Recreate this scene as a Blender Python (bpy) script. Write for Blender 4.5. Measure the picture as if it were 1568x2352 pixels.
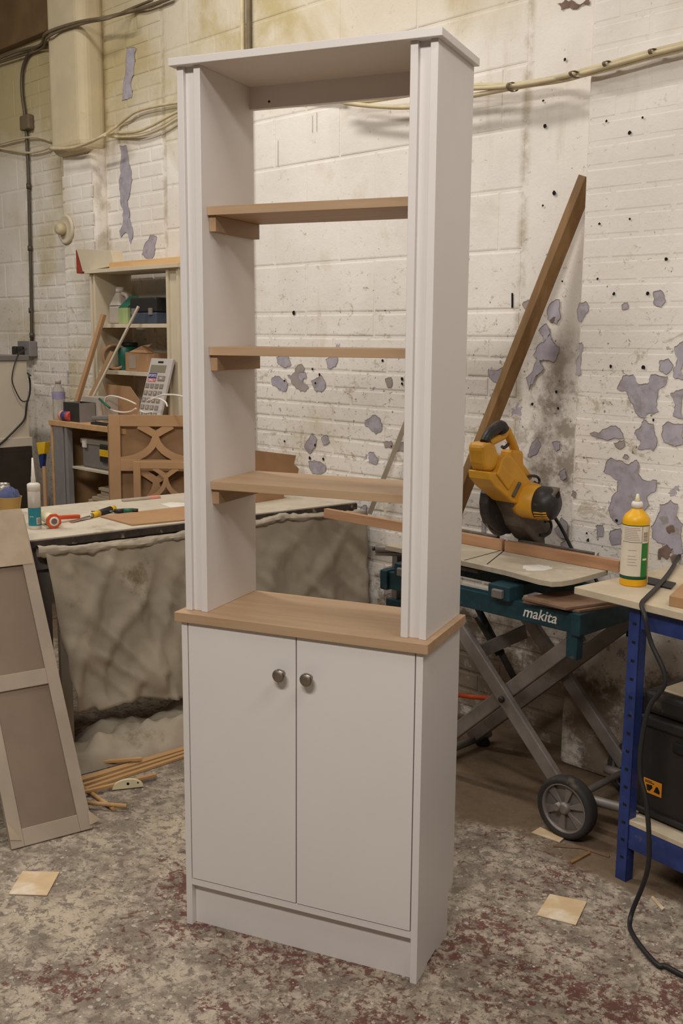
import bpy, bmesh, math, random
from mathutils import Vector, Matrix, noise as mnoise

# ------------------------------------------------------------------ camera, light, exposure
SC = bpy.context.scene
COL = SC.collection
for o in list(bpy.data.objects):
    bpy.data.objects.remove(o)

F_PX, CX, CY = 2406.0, 784.0, 1176.0
PITCH, ROLL, YAW, CAM_H = math.radians(-9.505), math.radians(0.427), math.radians(46.0), 1.5934

cam_d = bpy.data.cameras.new('camera')
cam = bpy.data.objects.new('camera', cam_d)
COL.objects.link(cam)
cam_d.sensor_fit = 'VERTICAL'
cam_d.sensor_height = 36.0
cam_d.lens = F_PX / 2352.0 * 36.0
cam_d.clip_start = 0.05
cam.matrix_world = (Matrix.Translation((0, 0, CAM_H)) @ Matrix.Rotation(YAW, 4, 'Z')
                    @ Matrix.Rotation(math.pi / 2 + PITCH, 4, 'X') @ Matrix.Rotation(ROLL, 4, 'Z'))
SC.camera = cam
SC.view_settings.view_transform = 'Standard'
SC.view_settings.look = 'None'
SC.view_settings.gamma = 1.0
SC.view_settings.use_curve_mapping = False
SC.view_settings.exposure = 0.0

wd = bpy.data.worlds.new('workshop_ambient')
SC.world = wd
wd.use_nodes = True
wd.node_tree.nodes['Background'].inputs[0].default_value = (1.0, 0.90, 0.80, 1)
wd.node_tree.nodes['Background'].inputs[1].default_value = 0.075


def area_lamp(name, loc, target, sx, sy, power, col):
    d = bpy.data.lights.new(name, 'AREA')
    d.shape = 'RECTANGLE'
    d.size, d.size_y, d.energy, d.color = sx, sy, power, col
    o = bpy.data.objects.new(name, d)
    COL.objects.link(o)
    o.location = loc
    o.rotation_euler = (Vector(target) - Vector(loc)).to_track_quat('-Z', 'Y').to_euler()
    return o


WARM = (1.0, 0.955, 0.90)
area_lamp('ceiling_strip_light', (-0.60, -0.65, 3.55), (-1.3, 0.9, 0.3), 1.5, 0.35, 88, WARM)
area_lamp('ceiling_strip_light', (0.35, 1.75, 3.75), (-0.2, 1.9, 0.0), 1.5, 0.35, 34, WARM)
area_lamp('ceiling_strip_light', (-3.55, 2.0, 4.05), (-3.55, 2.3, 0.0), 1.5, 0.25, 43, WARM)
area_lamp('ceiling_strip_light', (-5.4, 0.6, 4.05), (-5.4, 1.0, 0.0), 1.5, 0.25, 56, WARM)

# ------------------------------------------------------------------ geometry helpers
_CR, _SR, _CT, _ST = math.cos(ROLL), math.sin(ROLL), math.cos(PITCH), math.sin(PITCH)
_CYW, _SYW = math.cos(YAW), math.sin(YAW)


def ray(u, v):
    u -= CX
    v -= CY
    u, v = u * _CR + v * _SR, -u * _SR + v * _CR
    x, up = u / F_PX, -v / F_PX
    a, b, c = x, _CT - up * _ST, _ST + up * _CT
    return Vector((a * _CYW - b * _SYW, a * _SYW + b * _CYW, c))


CAMP = Vector((0, 0, CAM_H))


def at_z(u, v, z):
    d = ray(u, v)
    return CAMP + d * ((z - CAM_H) / d.z)


def at_y(u, v, y):
    d = ray(u, v)
    return CAMP + d * (y / d.y)


def at_x(u, v, x):
    d = ray(u, v)
    return CAMP + d * (x / d.x)


def at_plane(u, v, p, n):
    d = ray(u, v)
    return CAMP + d * ((Vector(p) - CAMP).dot(n) / d.dot(n))


class MB:
    def __init__(self):
        self.v, self.f, self.s = [], [], []

    def add(self, vs, fs, smooth=False):
        b = len(self.v)
        self.v += [Vector(p) for p in vs]
        self.f += [[b + i for i in f] for f in fs]
        self.s += [smooth] * len(fs)
        return self

    def box(self, x0, x1, y0, y1, z0, z1, mat=None):
        vs = [Vector(p) for p in ((x0, y0, z0), (x1, y0, z0), (x1, y1, z0), (x0, y1, z0),
                                  (x0, y0, z1), (x1, y0, z1), (x1, y1, z1), (x0, y1, z1))]
        if mat is not None:
            vs = [mat @ p for p in vs]
        return self.add(vs, [(3, 2, 1, 0), (4, 5, 6, 7), (0, 1, 5, 4), (1, 2, 6, 5), (2, 3, 7, 6), (3, 0, 4, 7)])

    def prism(self, pts, off):
        n = len(pts)
        a = [Vector(p) for p in pts]
        off = Vector(off)
        nrm = Vector((0, 0, 0))
        for i in range(n):
            nrm += a[i].cross(a[(i + 1) % n])
        if nrm.dot(off) > 0:
            a = a[::-1]
        return self.add(a + [p + off for p in a],
                        [list(range(n)), list(range(2 * n - 1, n - 1, -1))] +
                        [(i, i + n, (i + 1) % n + n, (i + 1) % n) for i in range(n)])

    def bar(self, p0, p1, w, h, up=(0, 0, 1)):
        p0, p1 = Vector(p0), Vector(p1)
        d = (p1 - p0)
        L = d.length
        d.normalize()
        s = d.cross(Vector(up)).normalized()
        t = s.cross(d)
        m = Matrix((s, d, t)).transposed().to_4x4()
        m.translation = p0
        return self.box(-w / 2, w / 2, 0, L, -h / 2, h / 2, m)

    def tube(self, path, r, seg=8, smooth_path=True, sub=6):
        P = [Vector(p) for p in path]
        if smooth_path and len(P) > 2:
            Q = []
            for i in range(len(P) - 1):
                p0, p1, p2, p3 = P[max(i - 1, 0)], P[i], P[i + 1], P[min(i + 2, len(P) - 1)]
                for k in range(sub):
                    t = k / sub
                    Q.append(0.5 * ((2 * p1) + (p2 - p0) * t + (2 * p0 - 5 * p1 + 4 * p2 - p3) * t * t
                                    + (3 * p1 - p0 - 3 * p2 + p3) * t ** 3))
            P = Q + [P[-1]]
        n = len(P)
        rr = r if isinstance(r, (list, tuple)) else None
        up = None
        vs = []
        for i in range(n):
            d = (P[min(i + 1, n - 1)] - P[max(i - 1, 0)]).normalized()
            if up is None:
                up = Vector((0, 0, 1)) if abs(d.z) < 0.9 else Vector((1, 0, 0))
            s = d.cross(up).normalized()
            up = s.cross(d).normalized()
            ri = r if rr is None else rr[0] + (rr[1] - rr[0]) * i / (n - 1)
            for k in range(seg):
                a = 2 * math.pi * k / seg
                vs.append(P[i] + (s * math.cos(a) + up * math.sin(a)) * ri)
        fs = [(i * seg + k, i * seg + (k + 1) % seg, (i + 1) * seg + (k + 1) % seg, (i + 1) * seg + k)
              for i in range(n - 1) for k in range(seg)]
        self.add(vs, fs, True)
        b = len(self.v) - len(vs)
        self.f += [[b + k for k in range(seg)][::-1], [b + (n - 1) * seg + k for k in range(seg)]]
        self.s += [False, False]
        return self

    def lathe(self, prof, o=(0, 0, 0), seg=20, mat=None, smooth=True, caps=True):
        o = Vector(o)
        vs = []
        for r, z in prof:
            for k in range(seg):
                a = 2 * math.pi * k / seg
                p = Vector((r * math.cos(a), r * math.sin(a), z))
                if mat is not None:
                    p = mat @ p
                vs.append(p + o)
        n = len(prof)
        fs = [(i * seg + k, i * seg + (k + 1) % seg, (i + 1) * seg + (k + 1) % seg, (i + 1) * seg + k)
              for i in range(n - 1) for k in range(seg)]
        self.add(vs, fs, smooth)
        if caps:
            b = len(self.v) - len(vs)
            self.f += [[b + k for k in range(seg)][::-1], [b + (n - 1) * seg + k for k in range(seg)]]
            self.s += [False, False]
        return self

    def sheet(self, fn, nu, nv, th=0.0):
        vs = [Vector(fn(i / nu, j / nv)) for j in range(nv + 1) for i in range(nu + 1)]
        fs = [(j * (nu + 1) + i, j * (nu + 1) + i + 1, (j + 1) * (nu + 1) + i + 1, (j + 1) * (nu + 1) + i)
              for j in range(nv) for i in range(nu)]
        return self.add(vs, fs, True)

    def build(self, name, mat, parent=None, world=False, bevel=0.0, seg=2, solid=0.0, subsurf=0):
        me = bpy.data.meshes.new(name)
        vs = self.v
        loc = Vector((0, 0, 0))
        if parent is None:
            lo = Vector([min(p[i] for p in vs) for i in range(3)])
            hi = Vector([max(p[i] for p in vs) for i in range(3)])
            loc = Vector(((lo.x + hi.x) / 2, (lo.y + hi.y) / 2, lo.z))
            vs = [p - loc for p in vs]
        elif world:
            inv = WM(parent).inverted()
            vs = [inv @ p for p in vs]
        me.from_pydata([tuple(p) for p in vs], [], self.f)
        me.polygons.foreach_set('use_smooth', self.s)
        me.materials.append(mat)
        me.update()
        o = bpy.data.objects.new(name, me)
        COL.objects.link(o)
        o.location = loc
        if parent is not None:
            o.parent = parent
        if solid:
            m = o.modifiers.new('thickness', 'SOLIDIFY')
            m.thickness = solid
            m.offset = -1
        if bevel:
            m = o.modifiers.new('bevel', 'BEVEL')
            m.width = bevel
            m.segments = seg
            m.limit_method = 'ANGLE'
            m.angle_limit = math.radians(40)
        if subsurf:
            m = o.modifiers.new('subsurf', 'SUBSURF')
            m.levels = m.render_levels = subsurf
        return o


def WM(o):
    m = Matrix.Translation(o.location) @ o.rotation_euler.to_matrix().to_4x4()
    return WM(o.parent) @ m if o.parent else m


def tag(o, label, cat, group=None):
    o['label'] = label
    o['category'] = cat
    if group:
        o['group'] = group
    return o


def thing(name, label, cat, loc=(0, 0, 0), rotz=0.0, group=None):
    o = bpy.data.objects.new(name, None)
    o.empty_display_size = 0.1
    COL.objects.link(o)
    o.location = loc
    o.rotation_euler = (0, 0, rotz)
    return tag(o, label, cat, group)


def struct(o):
    o['kind'] = 'structure'
    return o


def frame(o, x, y, z=None):
    """matrix with origin o, x axis along x, y axis near y, z = x cross y"""
    x = Vector(x).normalized()
    y = Vector(y)
    y = (y - x * x.dot(y)).normalized()
    z = x.cross(y)
    m = Matrix((x, y, z)).transposed().to_4x4()
    m.translation = Vector(o)
    return m


def text_part(name, body, mat, parent, m, size, depth=0.0004, align='CENTER', shear=0.0):
    cu = bpy.data.curves.new('lettering', 'FONT')
    cu.body = body
    cu.size = size
    cu.align_x = align
    cu.align_y = 'CENTER'
    cu.extrude = depth
    cu.shear = shear
    cu.offset = size * 0.012
    t = bpy.data.objects.new('lettering', cu)
    COL.objects.link(t)
    bpy.context.view_layer.update()
    me = bpy.data.meshes.new_from_object(t.evaluated_get(bpy.context.evaluated_depsgraph_get()))
    bpy.data.objects.remove(t)
    inv = WM(parent).inverted() if parent else Matrix()
    me.transform(inv @ m)
    me.materials.clear()
    me.materials.append(mat)
    o = bpy.data.objects.new(name, me)
    COL.objects.link(o)
    o.parent = parent
    return o


# ------------------------------------------------------------------ materials
def lin(c):
    r = []
    for k in c:
        k /= 255.0
        r.append(k / 12.92 if k <= 0.04045 else ((k + 0.055) / 1.055) ** 2.4)
    return (*r, 1.0)


def nodes(mat):
    mat.use_nodes = True
    nt = mat.node_tree
    return nt, nt.nodes, nt.links, nt.nodes['Principled BSDF']


class G:
    """tiny node-graph writer"""

    def __init__(self, name):
        self.m = bpy.data.materials.new(name)
        self.nt, self.n, self.l, self.b = nodes(self.m)

    def new(self, t, **kw):
        n = self.n.new(t)
        for k, v in kw.items():
            setattr(n, k, v)
        return n

    def put(self, sock, val):
        if isinstance(val, bpy.types.NodeSocket):
            self.l.new(val, sock)
        else:
            sock.default_value = val

    def coords(self, kind='Object', scale=(1, 1, 1), rot=(0, 0, 0)):
        if kind == 'World':
            s = self.new('ShaderNodeNewGeometry').outputs['Position']
        else:
            s = self.new('ShaderNodeTexCoord').outputs[kind]
        mp = self.new('ShaderNodeMapping')
        mp.inputs['Scale'].default_value = scale
        mp.inputs['Rotation'].default_value = rot
        self.l.new(s, mp.inputs['Vector'])
        return mp.outputs[0]

    def noise(self, co, scale, detail=4, rough=0.55, dist=0.0):
        n = self.new('ShaderNodeTexNoise')
        self.l.new(co, n.inputs['Vector'])
        n.inputs['Scale'].default_value = scale
        n.inputs['Detail'].default_value = detail
        n.inputs['Roughness'].default_value = rough
        n.inputs['Distortion'].default_value = dist
        return n.outputs['Fac']

    def voronoi(self, co, scale, feat='F1', out='Distance', rnd=1.0):
        n = self.new('ShaderNodeTexVoronoi', feature=feat)
        self.l.new(co, n.inputs['Vector'])
        n.inputs['Scale'].default_value = scale
        n.inputs['Randomness'].default_value = rnd
        return n.outputs[out]

    def ramp(self, fac, a, b, lo=0.0, hi=1.0):
        n = self.new('ShaderNodeMapRange', interpolation_type='SMOOTHSTEP')
        self.put(n.inputs['Value'], fac)
        n.inputs['From Min'].default_value = a
        n.inputs['From Max'].default_value = b
        n.inputs['To Min'].default_value = lo
        n.inputs['To Max'].default_value = hi
        return n.outputs[0]

    def math(self, op, a, b=0.0, clamp=False):
        n = self.new('ShaderNodeMath', operation=op, use_clamp=clamp)
        self.put(n.inputs[0], a)
        self.put(n.inputs[1], b)
        return n.outputs[0]

    def mix(self, fac, a, b):
        n = self.new('ShaderNodeMix', data_type='RGBA')
        self.put(n.inputs['Factor'], fac)
        self.put(n.inputs[6], a)
        self.put(n.inputs[7], b)
        return n.outputs[2]

    def sep(self, kind='World'):
        s = self.new('ShaderNodeSeparateXYZ')
        self.l.new(self.new('ShaderNodeNewGeometry').outputs['Position'] if kind == 'World'
                   else self.new('ShaderNodeTexCoord').outputs[kind], s.inputs[0])
        return s.outputs

    def bump(self, h, strength=0.3, dist=0.01):
        n = self.new('ShaderNodeBump')
        n.inputs['Strength'].default_value = strength
        n.inputs['Distance'].default_value = dist
        self.l.new(h, n.inputs['Height'])
        self.l.new(n.outputs[0], self.b.inputs['Normal'])

    def done(self, col, rough=0.6, metal=0.0, spec=0.4):
        self.put(self.b.inputs['Base Color'], col)
        self.put(self.b.inputs['Roughness'], rough)
        self.b.inputs['Metallic'].default_value = metal
        self.b.inputs['Specular IOR Level'].default_value = spec
        return self.m


def mat_plain(name, c, rough=0.6, metal=0.0, var=0.12, scale=12, spec=0.4, bump=0.0, dirt=None, dirt_amt=0.5, world=False):
    g = G(name)
    co = g.coords('World' if world else 'Object')
    c0 = lin(c)
    dk = tuple(k * (1 - var * 1.6) for k in c0[:3]) + (1,)
    lt = tuple(min(1, k * (1 + var)) for k in c0[:3]) + (1,)
    n1 = g.noise(co, scale, 5)
    col = g.mix(g.ramp(n1, 0.3, 0.7), dk, lt)
    if dirt:
        n2 = g.noise(co, scale * 0.6, 7, 0.7)
        col = g.mix(g.ramp(n2, 0.62 - dirt_amt * 0.3, 0.72 - dirt_amt * 0.12, 0, 0.85), col, lin(dirt))
    if bump:
        g.bump(g.noise(co, scale * 4, 5), bump, 0.004)
    return g.done(col, rough, metal, spec)


def mat_wood(name, c, dark, axis='X', scale=1.0, rough=0.55, bump=0.08, contrast=1.0):
    g = G(name)
    s = {'X': (2.2, 26, 26), 'Y': (26, 2.2, 26), 'Z': (26, 26, 2.2)}[axis]
    co = g.coords('Object', tuple(k * scale for k in s))
    n1 = g.noise(co, 1.0, 6, 0.6, 0.4)
    s2 = {'X': (6, 160, 160), 'Y': (160, 6, 160), 'Z': (160, 160, 6)}[axis]
    n2 = g.noise(g.coords('Object', tuple(k * scale for k in s2)), 1.0, 3)
    f = g.math('ADD', g.math('MULTIPLY', g.ramp(n1, 0.3, 0.7), 0.7), g.math('MULTIPLY', n2, 0.3))
    col = g.mix(g.math('MULTIPLY', f, contrast, True), lin(dark), lin(c))
    if bump:
        g.bump(n2, bump, 0.002)
    return g.done(col, rough)


M = {}
M['lacquer'] = mat_plain('satin_white_lacquer', (224, 217, 212), 0.42, var=0.012, scale=3, spec=0.4)
M['oak_x'] = mat_wood('oak_veneer_long', (186, 156, 123), (168, 136, 104), 'X', rough=0.5)
M['oak_y'] = mat_wood('oak_veneer_deep', (174, 142, 108), (152, 120, 87), 'Y', rough=0.5)
M['knob'] = mat_plain('brushed_nickel', (150, 140, 128), 0.3, 1.0, var=0.03)
M['knob_face'] = mat_plain('nickel_face', (158, 146, 132), 0.5, 1.0, var=0.03)
M['black_hole'] = mat_plain('dark_hole', (18, 15, 12), 0.9, var=0.02)


def mat_wall():
    g = G('peeling_white_paint')
    co = g.coords('World')
    P = g.sep()
    white = g.mix(g.ramp(g.noise(co, 2.2, 5), 0.35, 0.7), lin((228, 220, 210)), lin((240, 233, 224)))
    # broad olive stains and painted-in dimness, stronger high up and towards the far end
    zmask = g.math('ADD', g.ramp(P[2], 2.45, 3.0, 0, 0.80), g.ramp(P[0], -4.55, -5.3, 0, 0.40))
    nb = g.noise(co, 1.5, 6, 0.6, 0.5)
    st = g.math('ADD', zmask, g.ramp(nb, 0.42, 0.70, -0.35, 0.42))
    st = g.math('MULTIPLY', st, g.ramp(P[0], -1.9, -2.6, 0.55, 1.0), True)
    col = g.mix(st, white, lin((192, 176, 134)))
    # dirt running in vertical streaks
    cs = g.coords('World', (9, 9, 1.1))
    ns = g.noise(cs, 1.0, 6, 0.65)
    col = g.mix(g.ramp(ns, 0.60, 0.80, 0, 0.40), col, lin((168, 150, 108)))
    # damp lines where the wall sections meet, and the mouldy corner beside the pier
    for xc, hw_, am in ((-2.495, 0.035, 0.55), (-4.857, 0.03, 0.5), (-5.43, 0.05, 0.6), (-6.405, 0.03, 0.4)):
        dd = g.math('ABSOLUTE', g.math('ADD', P[0], -xc))
        ln_ = g.math('MULTIPLY', g.ramp(dd, hw_, 0.004), g.ramp(g.noise(co, 7, 6, 0.7), 0.38, 0.62))
        col = g.mix(g.math('MULTIPLY', ln_, am), col, lin((150, 132, 92)))
    corner = g.math('MULTIPLY', g.math('MULTIPLY', g.ramp(P[0], -2.62, -2.40), g.ramp(P[0], -2.10, -2.16)), g.math('MULTIPLY', g.ramp(P[2], 1.75, 1.35), g.ramp(P[2], 0.5, 0.9)))
    col = g.mix(g.math('MULTIPLY', corner, g.ramp(g.noise(co, 7.5, 7, 0.7), 0.44, 0.62, 0, 0.75)), col, lin((128, 116, 98)))
    # fine grime
    nf = g.noise(co, 26, 6, 0.7)
    col = g.mix(g.ramp(nf, 0.60, 0.78, 0, 0.55), col, lin((166, 152, 128)))
    # scattered scuffs and crumbling paint, denser low down
    lowd = g.ramp(P[2], 2.5, 1.2, 0.0, 0.07)
    nq = g.noise(g.coords('World', (1, 1, 1.6)), 11, 8, 0.78, 0.6)
    col = g.mix(g.ramp(g.math('ADD', nq, lowd), 0.615, 0.70, 0, 0.7), col, lin((176, 162, 136)))
    nq2 = g.noise(g.coords('World', (1, 1, 1.2)), 38, 6, 0.75, 0.8)
    col = g.mix(g.ramp(g.math('ADD', nq2, lowd), 0.66, 0.71, 0, 0.75), col, lin((138, 124, 108)))
    # small dark pits and chips, mostly low on the wall
    low = g.ramp(P[2], 2.6, 1.0, 0.02, 0.085)
    v = g.voronoi(g.coords('World', (1, 1, 1)), 17)
    nz = g.noise(co, 60, 3)
    pit = g.math('LESS_THAN', g.math('ADD', v, g.math('MULTIPLY', nz, 0.16)), g.math('ADD', low, 0.07))
    col = g.mix(g.math('MULTIPLY', pit, 0.75), col, lin((112, 98, 84)))
    # lavender-grey undercoat showing through small chips
    nl = g.noise(co, 9.0, 5, 0.62)
    lowm = g.ramp(P[2], 1.75, 1.1, 0.0, 0.06)
    chip = g.ramp(g.math('ADD', nl, lowm), 0.685, 0.70)
    col = g.mix(g.math('MULTIPLY', chip, g.ramp(P[2], 1.9, 1.6)), col, lin((176, 170, 176)))
    # bare dirty brickwork close to the floor, browns darkened to paint in the under-stand shade
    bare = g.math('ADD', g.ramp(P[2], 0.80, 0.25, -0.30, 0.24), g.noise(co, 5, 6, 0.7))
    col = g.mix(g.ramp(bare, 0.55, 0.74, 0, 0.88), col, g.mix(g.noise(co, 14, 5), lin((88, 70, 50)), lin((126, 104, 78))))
    g.bump(g.math('ADD', g.noise(co, 18, 6, 0.6), g.math('MULTIPLY', g.noise(co, 120, 3), 0.3)), 0.35, 0.006)
    return g.done(col, 0.75, spec=0.25)


def mat_floor():
    g = G('dusty_painted_concrete')
    co = g.coords('World')
    P = g.sep()
    # trodden dust and cement in blotches of several sizes
    dust = g.mix(g.ramp(g.noise(co, 9, 8, 0.72), 0.40, 0.60), lin((128, 115, 101)), lin((176, 162, 143)))
    dust = g.mix(g.ramp(g.noise(co, 1.7, 3, 0.5), 0.50, 0.66, 0, 0.75), dust, lin((190, 174, 150)))
    dust = g.mix(g.ramp(g.noise(co, 30, 8, 0.8, 0.5), 0.49, 0.57, 0, 0.9), dust, lin((112, 101, 90)))
    # worn red paint
    nr = g.noise(co, 1.9, 3, 0.5)
    nd = g.noise(co, 34, 8, 0.78, 0.4)
    rfield = g.math('ADD', g.math('MULTIPLY', nr, 0.60), g.math('MULTIPLY', nd, 0.75))
    dx = g.math('ADD', P[0], 1.55)
    dy = g.math('ADD', P[1], -1.85)
    bl = g.math('SQRT', g.math('ADD', g.math('MULTIPLY', dx, dx), g.math('MULTIPLY', dy, dy)))
    rfield = g.math('ADD', rfield, g.ramp(bl, 0.35, 1.45, 0.036, -0.105))
    red = g.mix(g.noise(co, 9, 4), lin((84, 48, 44)), lin((108, 66, 58)))
    col = g.mix(g.ramp(rfield, 0.695, 0.74, 0, 0.9), dust, red)
    # pale plaster scuffs, flakes and grit
    nw = g.noise(co, 52, 7, 0.78, 0.3)
    col = g.mix(g.ramp(nw, 0.57, 0.64, 0, 0.75), col, lin((188, 175, 156)))
    v = g.voronoi(g.coords('World', (1, 1, 1)), 42)
    sp = g.math('LESS_THAN', g.math('ADD', v, g.math('MULTIPLY', g.noise(co, 60, 3), 0.5)), 0.36)
    col = g.mix(g.math('MULTIPLY', sp, 0.7), col, lin((206, 196, 182)))
    v2 = g.voronoi(g.coords('World', (1, 1, 1)), 21)
    sp2 = g.math('LESS_THAN', g.math('ADD', v2, g.math('MULTIPLY', g.noise(co, 70, 4, 0.7), 0.42)), 0.34)
    col = g.mix(g.math('MULTIPLY', sp2, 0.6), col, lin((196, 184, 166)))
    dark = g.ramp(g.noise(co, 62, 5, 0.7), 0.59, 0.65, 0, 0.75)
    col = g.mix(dark, col, lin((76, 64, 56)))
    # sawdust swept against the wall and under the benches, darkened to paint shade there
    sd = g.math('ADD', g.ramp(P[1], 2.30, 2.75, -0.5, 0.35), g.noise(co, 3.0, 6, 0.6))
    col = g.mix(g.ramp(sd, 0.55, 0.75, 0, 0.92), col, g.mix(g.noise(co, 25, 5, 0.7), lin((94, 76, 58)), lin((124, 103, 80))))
    g.bump(g.math('ADD', g.noise(co, 40, 6, 0.7), g.math('MULTIPLY', sp, 0.4)), 0.45, 0.006)
    return g.done(col, 0.78, spec=0.3)


M['wall'] = mat_wall()
M['floor'] = mat_floor()
M['undercoat'] = mat_plain('lavender_undercoat', (172, 165, 174), 0.7, var=0.09, scale=22, dirt=(146, 136, 132), dirt_amt=0.35, world=True)
M['undercoat_grey'] = mat_plain('grey_undercoat', (160, 150, 146), 0.75, var=0.08, scale=18, world=True)
M['rim'] = mat_plain('dark_paint_edge', (134, 120, 104), 0.8, var=0.12, scale=40, world=True)
M['brick_bare'] = mat_plain('bare_brown_brick', (122, 100, 88), 0.85, var=0.15, scale=30, world=True)
M['ceiling'] = mat_plain('dark_ceiling_boards', (120, 104, 84), 0.8, var=0.1, scale=2)
M['brown_upper'] = mat_plain('brown_upper_section', (124, 98, 66), 0.7, var=0.12, scale=5)
M['concrete'] = mat_plain('smooth_concrete', (206, 190, 156), 0.75, var=0.06, scale=4, bump=0.1, dirt=(170, 154, 112), dirt_amt=0.25)

# ------------------------------------------------------------------ room shell
YW = 3.360            # face of the main wall
YPR = 3.220           # face of the right-hand pier
YPL = 3.209           # face of the left pier (upper)
YPL2 = 3.272          # face of the left pier (lower, shallower)

struct(MB().box(-9.2, 1.2, -2.2, 3.7, -0.06, 0.0).build('floor', M['floor']))
struct(MB().box(-9.2, 1.2, -2.2, 3.7, 4.30, 4.36).build('ceiling', M['ceiling']))
wall = struct(MB().box(-9.2, 1.2, YW + 0.0022, YW + 0.24, 0, 4.30).build('wall_back', M['wall']))
struct(MB().box(-9.4, -9.2, -2.2, 3.7, 0, 4.30).build('wall_left', M['wall']))
pier_r = struct(MB().box(-2.137, -1.15, YPR + 0.0009, YW + 0.02, 0, 4.30).build('wall_pier_right', M['wall'], bevel=0.02, seg=3))
pier_l = struct(MB().box(-5.80, -5.445, YPL2 + 0.0020, YW + 0.02, 0, 2.66).build('wall_pier_left', M['wall'], bevel=0.035, seg=4))
pu = MB().box(-5.82, -5.43, YPL, YW + 0.02, 2.62, 4.30)
struct(pu.build('wall_pier_upper', M['concrete'], bevel=0.06, seg=5))
struct(MB().box(-9.2, -5.825, YW - 0.05, YW + 0.02, 3.37, 4.30).build('upper_wall_1', M['brown_upper'], bevel=0.01))  # dark brown section high on the wall, left of the pier

random.seed(7)
_bm = {}


def brick_mesh(w, h, name):
    k = (round(w, 3), round(h, 3), name)
    if k in _bm:
        return _bm[k]
    e = min(0.006, w * 0.2)
    d = 0.0050
    a = [(-w / 2, d, -h / 2), (w / 2, d, -h / 2), (w / 2, d, h / 2), (-w / 2, d, h / 2)]
    c = [(-w / 2, 0.0014, -h / 2), (w / 2, 0.0014, -h / 2), (w / 2, 0.0014, h / 2), (-w / 2, 0.0014, h / 2)]
    b = [(-w / 2 + e, 0, -h / 2 + e), (w / 2 - e, 0, -h / 2 + e), (w / 2 - e, 0, h / 2 - e), (-w / 2 + e, 0, h / 2 - e)]
    me = bpy.data.meshes.new(name)
    fs = [(8, 9, 10, 11)]
    for i in range(4):
        j = (i + 1) % 4
        fs += [(i, j, 4 + j, 4 + i), (4 + i, 4 + j, 8 + j, 8 + i)]
    me.from_pydata(a + c + b, [], fs)
    me.materials.append(M['wall'])
    _bm[k] = me
    return me


def lay(parent, x0, x1, z0, z1, yf, bw, bh, joint, name, jit=0.0012, off0=0):
    """lay a running bond of single bricks between x0..x1, z0..z1, faces at yf"""
    inv = WM(parent).inverted()
    n = 0
    row = off0
    z = z0
    while z + bh <= z1 + 1e-4:
        x = x0 - (bw + joint) * (0.5 if row % 2 else 0.0)
        while x < x1 - 0.02:
            a, b = max(x, x0), min(x + bw, x1)
            if b - a > 0.035:
                me = brick_mesh(b - a, bh, name)
                o = bpy.data.objects.new(name, me)
                COL.objects.link(o)
                o.parent = parent
                o.location = inv @ Vector(((a + b) / 2, yf + random.uniform(-jit, jit * 0.6), z + bh / 2))
                o.rotation_euler = (random.uniform(-.006, .006), random.uniform(-.003, .003), random.uniform(-.004, .004))
                n += 1
            x += bw + joint
        z += bh + joint
        row += 1
    return n


BK = dict(bw=0.2150, bh=0.0665, joint=0.0110, name='brick')
nb = 0
nb += lay(wall, -5.435, -4.866, 1.13, 3.56, YW, **BK)
nb += lay(wall, -4.10, -2.50, 0.512, 1.59, YW, **BK)
nb += lay(wall, -2.75, -2.145, 0.045, 0.51, YW, **BK)
nb += lay(wall, -6.40, -5.83, 1.20, 3.35, YW, **BK)
lay(wall, -4.85, -2.50, 1.600, 1.697, YW, 0.439, 0.092, 0.010, 'block', off0=1)
lay(wall, -4.85, -2.50, 1.707, 3.80, YW, 0.439, 0.2155, 0.0105, 'block', jit=0.0008, off0=1)
lay(wall, -7.40, -6.41, 1.16, 3.35, YW, 0.439, 0.2155, 0.0105, 'block', jit=0.0008)
lay(pier_l, -5.79, -5.455, 1.13, 2.58, YPL2, 0.215, 0.0665, 0.011, 'brick', jit=0.0006)
lay(pier_r, -2.125, -1.45, 0.86, 2.90, YPR, 0.215, 0.0665, 0.011, 'brick', jit=0.0004)


# peeled patches, each a thin irregular layer of exposed undercoat
def ragged(px, yf, seed, rough=0.16, lev=3):
    rnd = random.Random(seed)
    pts = [at_y(u, v, yf) for u, v in px]
    for _ in range(lev):
        q = []
        for i in range(len(pts)):
            a, b = pts[i], pts[(i + 1) % len(pts)]
            d = b - a
            nrm = Vector((-d.z, 0, d.x))
            q += [a, (a + b) / 2 + nrm * rnd.uniform(-rough, rough)]
        pts = q
    return pts


def patch(mb, px, yf, seed, rough=0.16, lev=3, edge=True):
    pts = ragged(px, yf, seed, rough, lev)
    if edge:      # darker outline behind the patch, showing mostly above and left of each patch
        c = sum(pts, Vector()) / len(pts)
        q = [p + (p - c).normalized() * 0.0022 + Vector((-0.0008, 0, 0.0014)) for p in pts]
        rim.add([Vector((p.x, yf + 0.0003, p.z)) for p in q], [list(range(len(q)))[::-1]])
    mb.add([Vector((p.x, yf, p.z)) for p in pts], [list(range(len(pts)))[::-1]])


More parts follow.
